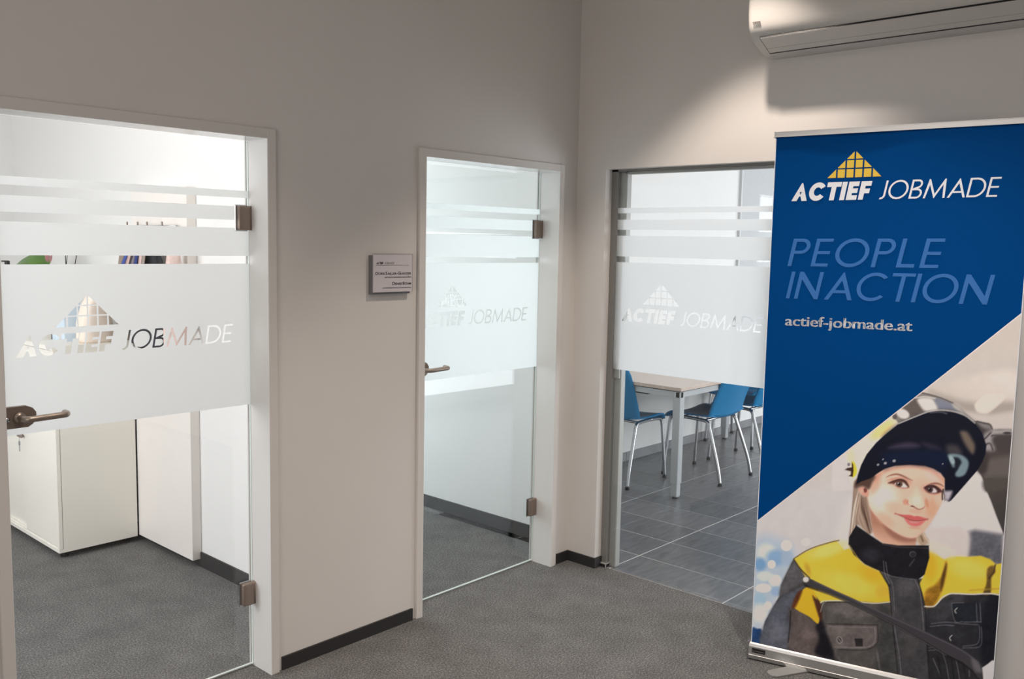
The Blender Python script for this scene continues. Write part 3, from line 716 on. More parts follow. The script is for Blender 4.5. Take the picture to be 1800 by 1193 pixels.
for c, rx, ry, col, sf in [((170, 400), 60, 60, (196, 203, 212), .8), ((130, 470), 40, 40, (110, 150, 190), .9), ((230, 430), 60, 50, (126, 160, 196), .9), ((300, 430), 40, 50, (150, 172, 196), .8), ((296, 352), 34, 34, (232, 228, 226), .22), ((418, 330), 27, 24, (226, 214, 212), .3), ((203, 470), 25, 26, (228, 228, 230), .3), ((150, 620), 50, 28, (214, 216, 210), .3), ((225, 572), 40, 36, (206, 210, 218), .5), ((160, 545), 50, 30, (192, 204, 218), .7), ((178, 730), 26, 27, (208, 212, 220), .3), ((130, 690), 40, 40, (150, 180, 204), .9), ((230, 640), 30, 30, (140, 168, 198), .9), ((130, 780), 50, 60, (200, 204, 212), .9)]:
    blob('B', c, rx, ry, col, sf)
fillp('B', [(80, 872), (110, 875), (140, 885), (130, 975), (75, 965)], (34, 62, 104), 2)
# pale hair glow left of the head
fillp('B', [(705, 60), (708, 200), (695, 330), (650, 370), (625, 310), (615, 260), (660, 160)], (210, 207, 208), 14, alpha=.75)
# helmet shell
fillp('H', [(-20, 700), (100, 630), (300, 470), (530, 275), (605, 345), (480, 445), (380, 535), (290, 645), (235, 750), (205, 840), (180, 930), (150, 960), (120, 880), (108, 720), (118, 640)], (222, 212, 192), 1.5, sm=False, grad=(300, 480, 130, 900, (212, 204, 196)))
fillp('H', [(-40, 720), (110, 632), (120, 660), (105, 760), (120, 900), (170, 990), (-40, 1000)], (198, 196, 198), 3, sm=False)
blob('H', (440, 410), 130, 50, (226, 204, 130), .9, -38, .85); blob('H', (140, 660), 40, 60, (228, 218, 176), .9)
fillp('H', [(535, 275), (640, 192), (760, 98), (825, 52), (910, 72), (1010, 104), (1120, 150), (1205, 210), (1250, 262), (1340, 335), (1370, 390), (1310, 330), (1230, 270), (1130, 235), (1000, 222), (880, 240), (760, 285), (600, 350)], (126, 122, 120), 1.0, sm=False)
fillp('H', [(640, 195), (770, 100), (800, 140), (830, 230), (700, 285), (660, 240)], (92, 86, 84), 5)
fillp('H', [(780, 120), (850, 105), (930, 125), (975, 215), (880, 235), (845, 225), (800, 170)], (222, 219, 216), 4)
fillp('H', [(940, 110), (1050, 135), (1140, 180), (1190, 240), (1080, 215), (990, 212)], (118, 124, 142), 5)
fillp('H', [(1110, 155), (1180, 195), (1240, 255), (1190, 245), (1130, 200)], (172, 170, 166), 3)
blob('H', (640, 258), 62, 42, (230, 227, 226), .6, 25); blob('H', (560, 285), 22, 26, (88, 84, 84), .6)
line('H', [(820, 55), (910, 75), (1010, 106), (1120, 152)], (74, 68, 66), 10); line('H', [(760, 105), (850, 92), (950, 110)], (214, 212, 208), 10, alpha=.8)
# glove and arm holding the helmet
fillp('H', [(1340, 325), (1400, 338), (1470, 352), (1502, 410), (1560, 402), (1690, 405), (1690, 1000), (1430, 1000), (1415, 905), (1390, 850), (1352, 800), (1330, 770), (1290, 690), (1235, 600), (1185, 425), (1260, 330)], (72, 67, 67), 1.3, sm=False)
fillp('A', [(1140, 660), (1180, 640), (1340, 640), (1340, 1200), (1296, 1100), (1240, 960), (1200, 850), (1165, 770)], (72, 68, 66), 1.3, sm=False, grad=(1200, 700, 1300, 1100, (58, 56, 57)))
fillp('H', [(1345, 332), (1420, 345), (1475, 362), (1490, 400), (1440, 400), (1390, 380)], (120, 118, 120), 4)
line('H', [(1350, 328), (1420, 345), (1472, 358), (1500, 408)], (38, 35, 36), 9)
fillp('H', [(1400, 470), (1480, 415), (1540, 425), (1500, 520), (1520, 600), (1420, 610), (1350, 580)], (146, 144, 148), 6)
for q in ([(1420, 500), (1470, 450), (1490, 430)], [(1400, 570), (1470, 540), (1500, 600)], [(1490, 470), (1520, 460), (1690, 462)]): line('H', q, (52, 48, 50), 12, 1.5)
fillp('H', [(1500, 412), (1690, 402), (1690, 450), (1520, 452)], (150, 147, 150), 4); blob('H', (1640, 440), 40, 12, (58, 54, 56), .8)
fillp('H', [(1510, 480), (1690, 475), (1690, 600), (1560, 610), (1530, 560)], (66, 62, 64), 6)
fillp('H', [(1460, 700), (1600, 670), (1690, 680), (1690, 860), (1440, 860), (1420, 790)], (94, 88, 87), 7)
fillp('H', [(1345, 620), (1450, 640), (1440, 800), (1380, 820), (1330, 740)], (58, 54, 56), 6)
line('H', [(1430, 862), (1690, 866)], (140, 136, 134), 5, 1.2, .6); fillp('H', [(1430, 872), (1690, 872), (1690, 960), (1440, 1000)], (76, 72, 70), 5)
# neck, face
fillp('F', [(290, 640), (250, 540), (300, 930), (340, 1010), (440, 1090), (600, 1120), (840, 1125), (850, 990), (620, 900), (430, 780)], (206, 168, 148), 3, sm=False, grad=(500, 1100, 560, 900, (168, 122, 104)))
fillp('F', [(440, 830), (600, 950), (740, 1015), (840, 1020), (830, 1060), (700, 1070), (560, 1020), (470, 920)], (142, 98, 86), 5, alpha=.85)
fillp('F', [(245, 520), (275, 400), (320, 260), (480, 120), (750, 60), (1000, 100), (1195, 250), (1200, 360), (1180, 480), (1155, 600), (1100, 700), (1045, 800), (985, 890), (920, 965), (840, 1015), (740, 1015), (610, 962), (490, 880), (400, 800), (310, 700), (262, 610)], (222, 192, 176), 2.2, grad=(400, 560, 1180, 620, (208, 170, 150)))
blob('F', (430, 520), 160, 140, (234, 216, 207), 1.2, 0, .85); blob('F', (760, 210), 240, 90, (222, 188, 170), 1.0, 0, .7)
blob('F', (1060, 240), 110, 90, (224, 190, 182), 1.0, 0, .7); blob('F', (330, 350), 70, 130, (196, 148, 128), 1.2, 15, .6)
blob('F', (560, 640), 110, 70, (214, 172, 152), 1.2, 20, .6); blob('F', (1040, 650), 70, 110, (202, 150, 122), 1.0, 15, .6)
blob('F', (470, 800), 120, 60, (206, 164, 142), 1.2, 35, .6); blob('F', (1120, 540), 50, 80, (220, 184, 168), 1.0, 0, .6)
blob('F', (760, 940), 120, 60, (222, 184, 164), 1.0, 5, .7); blob('F', (840, 690), 80, 28, (206, 160, 140), 1.0, 8, .6)
fillp('F', [(320, 260), (430, 190), (600, 135), (800, 118), (1000, 150), (1190, 280), (1195, 330), (1000, 190), (800, 150), (600, 170), (440, 230), (340, 330)], (182, 128, 106), 5, alpha=.55)
# ear
fillp('F', [(130, 420), (150, 392), (200, 385), (250, 420), (262, 470), (245, 515), (195, 502), (155, 465)], (206, 152, 136), 1.5); blob('F', (218, 430), 22, 30, (110, 62, 56), .8); blob('F', (175, 440), 22, 20, (218, 168, 152), .8)
# nose
fillp('F', [(850, 400), (900, 480), (950, 600), (950, 650), (900, 665), (840, 660), (770, 630), (735, 600), (745, 540), (800, 470)], (226, 196, 180), 5, alpha=.8)
blob('F', (715, 575), 34, 34, (196, 136, 116), 1.0, 0, .8); blob('F', (975, 590), 24, 60, (186, 132, 106), 1.0, -10, .75); blob('F', (850, 560), 46, 50, (232, 206, 192), 1.1, 0, .8)
line('F', [(738, 560), (735, 592), (752, 612)], (176, 118, 102), 10, 1.2, .8); line('F', [(770, 626), (805, 626), (835, 648), (880, 668), (930, 660)], (120, 64, 56), 13, .9, .85, True)
line('F', [(905, 655), (938, 650), (952, 622)], (150, 92, 78), 11, .9, .8, True); blob('F', (800, 630), 26, 8, (104, 50, 46), .8, 12)
# eyes: sockets, lids, whites, irises
blob('F', (640, 330), 130, 50, (190, 138, 118), 1.0, 8, .7); blob('F', (1050, 420), 120, 55, (186, 134, 116), 1.0, 8, .75)
fillp('F', [(500, 345), (570, 315), (650, 295), (715, 312), (755, 375), (748, 400), (650, 392), (600, 372), (560, 352)], (92, 58, 50), 2.0)
fillp('F', [(578, 352), (620, 330), (680, 335), (715, 362), (738, 395), (690, 396), (620, 385)], (216, 204, 202), 1.2)
blob('F', (636, 356), 43, 38, (94, 74, 66), .3); blob('F', (634, 354), 19, 18, (32, 26, 28), .4); blob('F', (624, 344), 7, 6, (200, 196, 196), .6)
line('F', [(500, 342), (570, 316), (650, 298), (712, 322), (750, 382)], (54, 32, 32), 15, .9, .95, True)
line('F', [(590, 380), (650, 405), (720, 408), (748, 396)], (170, 116, 104), 9, 1.2, .8)
line('F', [(540, 300), (640, 272), (720, 296), (775, 330)], (172, 118, 100), 9, 1.5, .7)
fillp('F', [(940, 402), (980, 380), (1060, 372), (1120, 400), (1165, 445), (1130, 462), (1060, 470), (990, 455)], (74, 46, 50), 2.0)
fillp('F', [(975, 425), (1010, 398), (1070, 408), (1102, 440), (1090, 460), (1040, 462), (990, 448)], (204, 192, 194), 1.2)
blob('F', (1014, 424), 40, 37, (70, 54, 54), .3); blob('F', (1012, 422), 18, 17, (26, 22, 26), .4); blob('F', (1002, 413), 6, 6, (190, 186, 190), .6)
line('F', [(945, 402), (990, 378), (1060, 376), (1115, 405), (1165, 448)], (44, 26, 34), 17, .9, .95, True)
line('F', [(960, 440), (1010, 468), (1070, 480), (1120, 470)], (160, 104, 96), 9, 1.2, .8)
# brows
line('F', [(478, 268), (540, 243), (610, 234), (680, 255), (740, 285), (800, 312)], (112, 68, 54), 19, 1.2, .9, True)
line('F', [(975, 372), (1030, 353), (1090, 347), (1140, 358), (1190, 388)], (104, 62, 54), 18, 1.2, .9, True)
# mouth
fillp('F', [(600, 722), (690, 733), (770, 736), (825, 752), (868, 748), (925, 765), (985, 785), (930, 803), (850, 810), (780, 800), (690, 765)], (190, 96, 96), 1.6)
fillp('F', [(700, 768), (780, 803), (850, 812), (930, 805), (975, 792), (940, 825), (890, 868), (810, 876), (740, 840)], (204, 110, 110), 2.4)
blob('F', (820, 826), 60, 14, (226, 142, 140), .9, 3, .8); line('F', [(598, 722), (690, 762), (780, 800), (850, 808), (930, 802), (985, 786)], (112, 44, 50), 8, .8, .9, True)
blob('F', (590, 720), 18, 12, (160, 104, 92), 1.0, 0, .7); blob('F', (985, 790), 16, 16, (170, 112, 98), 1.0, 0, .7); blob('F', (830, 895), 80, 16, (196, 148, 128), 1.0, 3, .6)
# hair left
fillp('F', [(75, 385), (120, 280), (200, 250), (330, 250), (300, 330), (262, 420), (200, 385), (150, 392), (130, 420), (150, 470), (200, 505), (240, 520), (262, 640), (285, 800), (305, 930), (260, 975), (180, 900), (120, 860), (90, 960), (35, 1060), (15, 1010), (40, 840), (60, 620)], (148, 128, 116), 2.2)
fillp('F', [(110, 300), (330, 250), (300, 340), (260, 410), (180, 380), (90, 400)], (72, 54, 48), 4, alpha=.9)
for q, c_, w_ in (([(130, 440), (90, 620), (60, 820), (35, 1050)], (214, 204, 194), 26), ([(150, 480), (120, 640), (95, 820), (70, 980)], (196, 182, 168), 20), ([(170, 500), (180, 650), (230, 800), (270, 950)], (88, 68, 58), 30), ([(215, 520), (225, 640), (260, 780), (290, 920)], (120, 96, 84), 18), ([(160, 500), (150, 680), (190, 820), (230, 930)], (176, 156, 140), 14), ([(150, 640), (130, 760), (160, 860), (220, 930)], (190, 172, 156), 9), ([(80, 400), (70, 560), (50, 760), (30, 980)], (120, 104, 94), 12), ([(190, 520), (210, 700), (250, 860), (280, 960)], (66, 48, 42), 12), ([(140, 600), (105, 780), (100, 900)], (108, 92, 80), 9)): line('F', q, c_, w_, 1.0, .85, True)
# hair right under the chin
fillp('F', [(850, 1030), (930, 950), (965, 1000), (1010, 1075), (960, 1110), (900, 1110)], (168, 146, 126), 2.5); line('F', [(930, 960), (975, 1040), (1055, 1105)], (206, 192, 172), 10, 1); line('F', [(860, 1030), (880, 1090), (940, 1140)], (196, 178, 156), 12, 1); line('F', [(905, 1000), (930, 1060)], (96, 74, 62), 16, 1.4)
# helmet inside
fillp('H', [(600, 352), (760, 285), (880, 240), (1000, 224), (1130, 238), (1240, 278), (1330, 348), (1400, 440), (1440, 560), (1430, 640), (1400, 720), (1352, 800), (1200, 975), (1100, 1088), (1078, 1100), (1055, 1085), (1040, 1000), (1040, 880), (1000, 825), (930, 783), (850, 757), (700, 747), (560, 756), (470, 782), (400, 824), (330, 875), (240, 905), (190, 935), (205, 850), (238, 750), (292, 645), (382, 535), (482, 445)], (18, 21, 34), 1.2, sm=False)
fillp('H', [(620, 360), (880, 255), (1130, 250), (1300, 350), (1380, 480), (1180, 520), (900, 480), (520, 500), (470, 470)], (20, 24, 36), 12)
fillp('H', [(500, 590), (560, 555), (700, 530), (800, 560), (760, 585), (620, 592)], (66, 58, 78), 6, alpha=.9); fillp('H', [(820, 530), (960, 560), (1000, 600), (900, 600)], (48, 44, 62), 6, alpha=.9)
fillp('H', [(480, 620), (1040, 620), (1030, 800), (900, 760), (700, 735), (540, 745), (460, 770)], (18, 28, 52), 10, alpha=.9)
fillp('H', [(1190, 430), (1250, 430), (1300, 500), (1330, 570), (1310, 640), (1260, 590), (1215, 510)], (112, 100, 90), 5, alpha=.9)
fillp('H', [(1060, 560), (1160, 560), (1200, 640), (1080, 640)], (72, 68, 72), 7, alpha=.8)
fillp('H', [(1070, 650), (1140, 640), (1225, 665), (1270, 730), (1240, 830), (1180, 862), (1140, 840), (1170, 760), (1120, 770), (1090, 710)], (112, 134, 144), 3)
fillp('H', [(1110, 680), (1170, 678), (1200, 720), (1180, 760), (1150, 800), (1130, 740)], (28, 34, 44), 3); blob('H', (1110, 700), 22, 44, (150, 172, 180), .7, -25, .9)
for c_, r_ in (((400, 745), 12), ((470, 730), 15), ((555, 708), 16), ((448, 693), 8), ((1020, 737), 7)): blob('H', c_, r_, r_*.8, (150, 152, 160), .7)
line('H', [(600, 350), (760, 284), (880, 239), (1000, 222), (1130, 236), (1240, 275), (1330, 345)], (186, 184, 184), 9, .8); line('H', [(900, 246), (1000, 240), (1060, 256)], (96, 96, 106), 8, 1.2)
fillp('F', [(1185, 450), (1240, 440), (1290, 450), (1245, 555), (1210, 540), (1195, 490)], (176, 172, 184), 4); line('F', [(1180, 420), (1168, 480), (1170, 545)], (46, 36, 38), 16, 1); line('F', [(1185, 440), (1195, 500), (1200, 555)], (60, 48, 48), 8, .8)
# side knob
fillp('H', [(150, 715), (178, 730), (198, 790), (190, 840), (160, 866), (150, 850)], (222, 196, 66), 1.2); fillp('H', [(82, 792), (110, 775), (150, 770), (148, 722), (162, 740), (166, 800), (158, 860), (118, 852), (140, 838), (140, 808)], (52, 36, 34), 1.0, sm=False); blob('H', (120, 742), 14, 16, (120, 116, 130), .5)
# jacket: dark body and sleeves
body = [(340, 437), (300, 520), (262, 600), (252, 670), (200, 760), (160, 830), (138, 930), (125, 985), (120, 1200), (1530, 1200), (1520, 1130), (1600, 1078), (1660, 1060), (1660, 640), (1330, 650), (1160, 560), (700, 600), (450, 520)]
fillp('B', body, (64, 63, 65), 1.3, sm=False)
fillp('B', [(345, 445), (300, 520), (262, 600), (252, 670), (290, 650), (380, 590), (430, 570), (400, 500)], (84, 84, 90), 4)
fillp('B', [(250, 690), (420, 600), (360, 660), (330, 745), (310, 760), (320, 960), (260, 1010), (130, 965), (165, 830)], (80, 84, 96), 4)
fillp('B', [(320, 760), (400, 740), (490, 845), (540, 900), (590, 1010), (480, 1060), (310, 990), (325, 880)], (86, 78, 77), 5); fillp('B', [(480, 860), (530, 800), (560, 900), (610, 1020), (640, 1075), (480, 1035), (500, 940)], (26, 25, 32), 5)
line('B', [(322, 765), (318, 850), (306, 960)], (36, 32, 34), 6, 1.0); blob('B', (230, 900), 60, 60, (104, 106, 118), 1.2, 0, .6); blob('B', (420, 910), 60, 40, (100, 90, 90), 1.2, 0, .6)
fillp('B', [(525, 702), (945, 715), (960, 860), (1000, 1193), (640, 1090), (590, 1010), (545, 880)], (76, 74, 74), 4); blob('B', (700, 760), 130, 36, (98, 94, 94), 1.2, 8, .8); fillp('B', [(880, 720), (960, 800), (990, 1193), (860, 1180), (870, 960)], (60, 61, 62), 8)
fillp('B', [(1180, 740), (1280, 690), (1640, 668), (1630, 1070), (1560, 1110), (1200, 1190)], (42, 43, 49), 4); fillp('B', [(1280, 700), (1420, 670), (1330, 800), (1220, 830), (1200, 760)], (66, 66, 72), 10, alpha=.8); fillp('B', [(1560, 690), (1650, 680), (1630, 1070), (1540, 1110), (1510, 900)], (26, 28, 36), 8)
fillp('B', [(1200, 1010), (1420, 1010), (1525, 1120), (1530, 1200), (1200, 1200)], (40, 41, 44), 4)
# yellow panels
fillp('B', [(342, 436), (400, 400), (480, 362), (610, 322), (660, 380), (690, 368), (780, 470), (890, 520), (935, 600), (948, 706), (870, 712), (700, 702), (560, 700), (510, 712), (435, 600), (410, 540), (370, 480)], (214, 186, 66), 1.6, sm=False, grad=(420, 500, 880, 640, (206, 176, 52)))
blob('B', (700, 600), 180, 70, (224, 198, 92), 1.2, 15, .7); blob('B', (560, 380), 120, 40, (222, 204, 120), 1.2, -18, .7); blob('B', (830, 520), 70, 60, (196, 162, 44), 1.2, 30, .6); blob('B', (430, 500), 16, 40, (170, 140, 50), 1.2, -20, .6); blob('B', (900, 640), 40, 40, (190, 160, 60), 1.2, 0, .6)
fillp('B', [(430, 612), (470, 640), (500, 740), (497, 842), (440, 800), (345, 742), (365, 690), (390, 640)], (206, 168, 44), 1.6); fillp('B', [(395, 640), (365, 650), (330, 738), (355, 735)], (86, 48, 30), 3); fillp('B', [(460, 670), (475, 680), (512, 720), (520, 830), (500, 800), (480, 740)], (70, 42, 32), 2.5)
line('B', [(345, 432), (440, 375), (560, 335), (625, 320)], (96, 80, 50), 6, .9); line('B', [(342, 438), (385, 500), (440, 555)], (60, 50, 40), 8, 1)
fillp('B', [(1180, 380), (1230, 400), (1290, 440), (1330, 420), (1430, 425), (1520, 418), (1580, 440), (1615, 472), (1660, 462), (1660, 662), (1580, 655), (1460, 658), (1325, 655), (1272, 690), (1228, 735), (1165, 737), (1130, 600), (1160, 540)], (212, 184, 62), 1.6, sm=False)
blob('B', (1440, 500), 120, 60, (222, 200, 100), 1.2, 15, .7); blob('B', (1200, 480), 40, 90, (196, 160, 40), 1.2, 0, .7); fillp('B', [(1298, 455), (1305, 500), (1285, 600), (1250, 690), (1222, 735), (1165, 735), (1172, 640), (1230, 600), (1275, 540)], (146, 106, 36), 4); fillp('B', [(1300, 470), (1302, 500), (1280, 610), (1265, 640), (1270, 560)], (84, 60, 30), 2.5)
fillp('B', [(1560, 500), (1600, 480), (1610, 520), (1585, 560), (1580, 655), (1535, 655), (1555, 590)], (96, 76, 40), 2.5); line('B', [(1610, 475), (1600, 520), (1570, 560)], (60, 48, 36), 8, 1); line('B', [(1450, 635), (1530, 630), (1640, 625)], (170, 144, 56), 10, 1.6, .7)
fillp('B', [(1180, 380), (1300, 430), (1360, 415), (1300, 350), (1200, 330)], (206, 200, 190), 7, alpha=.75)
# collar and placket
fillp('B', [(735, 225), (770, 250), (820, 285), (900, 338), (1000, 352), (1100, 352), (1192, 352), (1195, 430), (1165, 535), (1125, 566), (1040, 560), (960, 545), (880, 512), (790, 470), (720, 410), (686, 345), (690, 300), (712, 262)], (27, 27, 33), 1.2, sm=False)
blob('B', (830, 410), 60, 40, (46, 46, 54), 1.2, 20, .8); line('B', [(900, 345), (1000, 362), (1100, 366), (1185, 370)], (74, 70, 72), 5, 1.0, .8); blob('B', (1090, 407), 22, 20, (70, 68, 74), .4); blob('B', (1092, 410), 16, 14, (40, 39, 44), .5); line('B', [(1070, 480), (1100, 440)], (66, 64, 70), 7, 1.4); line('B', [(690, 350), (780, 470), (885, 518)], (204, 178, 90), 5, 1.0, .8)
fillp('B', [(890, 515), (960, 546), (1120, 568), (1150, 650), (1168, 740), (1172, 860), (1195, 1200), (1005, 1200), (965, 850), (945, 620)], (62, 62, 67), 1.6, sm=False); blob('B', (1040, 620), 60, 50, (80, 80, 86), 1.2, 0, .8); blob('B', (1070, 950), 60, 120, (72, 71, 73), 1.2, 0, .7)
for q in ([(905, 450), (915, 530), (950, 620), (965, 800), (1005, 1040), (1020, 1190)], [(1105, 570), (1135, 640), (1150, 760), (1160, 900)], [(920, 455), (935, 540), (965, 610), (975, 760)]): line('B', q, (128, 128, 136), 4, .8, .7)
for q in ([(945, 600), (965, 850), (1000, 1190)], [(1125, 570), (1166, 740), (1175, 900), (1195, 1190)], [(885, 515), (940, 605)]): line('B', q, (30, 29, 32), 7, 1.1, .9)
# pockets
fillp('B', [(545, 845), (868, 852), (868, 960), (802, 1006), (640, 1006), (590, 1000)], (92, 87, 87), 1.6, sm=False); blob('B', (650, 900), 90, 30, (112, 106, 106), 1.2, 8, .8)
for q in ([(545, 845), (868, 852)], [(868, 852), (868, 960), (802, 1006), (620, 1006)]): line('B', q, (44, 42, 43), 6, 1.0, .9)
for q in ([(560, 862), (850, 868)], [(852, 870), (852, 952), (796, 992), (600, 990)]): line('B', q, (132, 126, 128), 4, .8, .8)
blob('B', (630, 946), 19, 24, (132, 128, 128), .3, -20); blob('B', (630, 946), 13, 18, (58, 55, 56), .4, -20); line('B', [(622, 934), (640, 960)], (140, 136, 136), 4, .8)
fillp('B', [(724, 937), (776, 937), (776, 986), (732, 986)], (40, 38, 41), 1.0, sm=False); line('B', [(510, 770), (525, 720), (545, 705)], (170, 168, 168), 4, .9, .8)
for q in ([(620, 1050), (635, 1075)], [(860, 1010), (880, 1130)], [(868, 1010), (890, 1160)]): line('B', q, (110, 108, 110), 4, .9, .7)
fillp('K', [(600, 590), (720, 585), (838, 588), (838, 740), (740, 742), (640, 738), (612, 680)], (34, 38, 46), 1.6, sm=False)
for q in ([(600, 592), (640, 586), (700, 586)], [(602, 600), (612, 680), (636, 740), (690, 736)], [(798, 590), (806, 740)], [(828, 590), (836, 742)], [(700, 740), (836, 738)], [(440, 752), (560, 740), (680, 752), (810, 762)], [(430, 775), (540, 764), (620, 768)], [(822, 770), (826, 830), (806, 912), (690, 932)], [(838, 780), (842, 850), (826, 936), (690, 946)], [(420, 945), (500, 938), (540, 936)], [(420, 965), (500, 960), (540, 958)], [(455, 1030), (480, 1090), (520, 1180)], [(530, 985), (560, 1080), (580, 1193)], [(635, 1040), (650, 1100), (665, 1193)], [(525, 985), (600, 975)], [(740, 1100), (745, 1170)]): line('K', q, (116, 118, 128), 5, .9, .75)
for c_ in ((632, 652), (590, 870)): line('K', [(c_[0]+14, c_[1]-24), (c_[0]-4, c_[1]-4), (c_[0]+6, c_[1]+16)], (196, 194, 192), 6, .8)
for q in ([(490, 1010), (520, 1193)], [(600, 1010), (620, 1193)], [(690, 1050), (720, 1193)]): line('K', q, (24, 24, 28), 9, 1.3, .8)
# piping
line('B', [(512, 712), (530, 702), (620, 698), (700, 702), (800, 712), (870, 715), (945, 708)], (214, 206, 186), 6, .8); line('B', [(1166, 736), (1200, 738), (1228, 733), (1256, 705), (1280, 678), (1325, 657), (1380, 656), (1460, 660), (1580, 656), (1650, 668)], (216, 210, 200), 8, .8); line('B', [(530, 708), (700, 710)], (40, 38, 38), 4, .8, .8)
# fabric texture
n1, n2 = vnoise(14, 4), vnoise(4, 3); lum = RGB.mean(-1); dark = ((lum < 112) & (QY > 940))[..., None]
RGB[:] = np.where(dark, RGB*(.80+.40*n1[..., None])*(.90+.20*n2[..., None]), RGB*(.985+.03*n1[..., None]))
# strap over the chest
st = [(392, 556), (430, 552), (480, 577), (600, 635), (700, 678), (820, 735), (940, 790), (1080, 852), (1200, 908), (1310, 960), (1400, 1008), (1470, 1052), (1508, 1090), (1526, 1145), (1528, 1200), (1500, 1185), (1470, 1140), (1400, 1085), (1300, 1036), (1150, 945), (1000, 858), (850, 780), (700, 706), (560, 646), (430, 602), (405, 590)]
fillp('B', [(p[0]+4, p[1]+16) for p in st], (28, 27, 30), 2.0, sm=False, alpha=.8); fillp('B', st, (58, 57, 63), 1.0, sm=False); line('B', [(470, 578), (700, 684), (940, 796), (1200, 915), (1400, 1014), (1500, 1090)], (92, 90, 98), 7, 1.2, .7); line('B', [(500, 632), (700, 712), (1000, 866), (1300, 1044)], (120, 118, 124), 4, .8, .6)
fillp('B', [(1460, 1065), (1508, 1095), (1526, 1150), (1480, 1140)], (104, 102, 108), 4, alpha=.8)
blob('B', (418, 566), 22, 20, (120, 118, 116), .3); blob('B', (418, 565), 17, 16, (206, 204, 200), .4)
fillp('B', [(1528, 1122), (1560, 1100), (1590, 1076), (1660, 1076), (1660, 1200), (1534, 1200)], (196, 196, 200), 1.3, sm=False)
# pale line along the cut of the picture
DL = np.abs(Z-np.array([diag(u) for u in uu])[:, None]); k = np.clip((.006-DL)/.003, 0, 1)[..., None]; RGB[:] = RGB*(1-k)+np.array([208, 205, 206])*k
PG = 1.65
LINC = np.clip(lin(np.clip(RGB, 0, 255))*PG, 0, .95)
n = (NUP+1)*(NVP+1)
me = bpy.data.meshes.new('portrait_print')
co = np.empty((n, 3)); RP = np.array([[0.0]])
rip = .0015*np.sin(U*5+Z*2)
co[:, 0] = (B0.x+BD.x*U+BN.x*(rip+.0008)).ravel(); co[:, 1] = (B0.y+BD.y*U+BN.y*(rip+.0008)).ravel(); co[:, 2] = (Z+.0093*U*Z).ravel()
idx = np.arange(n).reshape(NUP+1, NVP+1)
quads = np.stack([idx[:-1, :-1], idx[1:, :-1], idx[1:, 1:], idx[:-1, 1:]], -1).reshape(-1, 4)
me.vertices.add(n); me.vertices.foreach_set('co', co.ravel())
me.loops.add(quads.size); me.loops.foreach_set('vertex_index', quads.ravel())
me.polygons.add(len(quads)); me.polygons.foreach_set('loop_start', np.arange(len(quads))*4); me.polygons.foreach_set('loop_total', np.full(len(quads), 4))
me.update(); me.validate()
at = me.color_attributes.new('print', 'FLOAT_COLOR', 'POINT')
at.data.foreach_set('color', np.concatenate([LINC.reshape(-1, 3), np.ones((n, 1))], 1).ravel().astype(np.float32))
me.materials.append(M['photo'])
po = obj_me('portrait_print', me, ban); po['label'] = 'printed photo of a smiling welder in yellow and black jacket'; rel(po, ban)
#PHOTO-END

# ------------------------------------------------------------------ meeting room: table and chairs
tb = thing('meeting_table', 'long beech topped meeting table on silver square legs seen under frosted film', 'table', (2.37, .60, 0))
TX0, TX1, TY0, TY1 = 1.385, 3.385, .195, .985
rel(obj('table_top', (lambda bm: box(bm, TX0, TX1, TY0, TY1, .719, .742, .002, 1))(bmesh.new()), M['table_top'], tb), tb)
rel(obj('edge_gap', boxes((TX0+.02, TX1-.02, TY0+.02, TY1-.02, .711, .719)), M['black'], tb), tb)
fx0, fx1, fy0, fy1, lw = TX0+.012, TX1-.012, TY0+.012, TY1-.012, .055
rel(obj('frame', boxes((fx0, fx1, fy0+.008, fy0+.034, .675, .711), (fx0, fx1, fy1-.034, fy1-.008, .675, .711), (fx0+.008, fx0+.034, fy0, fy1, .675, .711), (fx1-.034, fx1-.008, fy0, fy1, .675, .711)), M['table_frame'], tb), tb)
for x in (fx0, fx1-lw):
    for y in (fy0, fy1-lw):
        lg = obj('leg', (lambda bm: box(bm, x, x+lw, y, y+lw, .10, .712, .003, 1))(bmesh.new()), M['table_frame'], tb); rel(lg, tb)
        obj('leg_sleeve', (lambda bm: box(bm, x+.004, x+lw-.004, y+.004, y+lw-.004, .012, .11, .003, 1))(bmesh.new()), M['table_frame'], lg)
        fb = bmesh.new(); disc(fb, (x+lw/2, y+lw/2, .006), .018, .012); obj('foot', fb, M['black'], lg)
rel(obj('power_box', (lambda bm: box(bm, 1.46, 1.72, .50, .66, .655, .711, .006, 2))(bmesh.new()), M['black'], tb), tb)

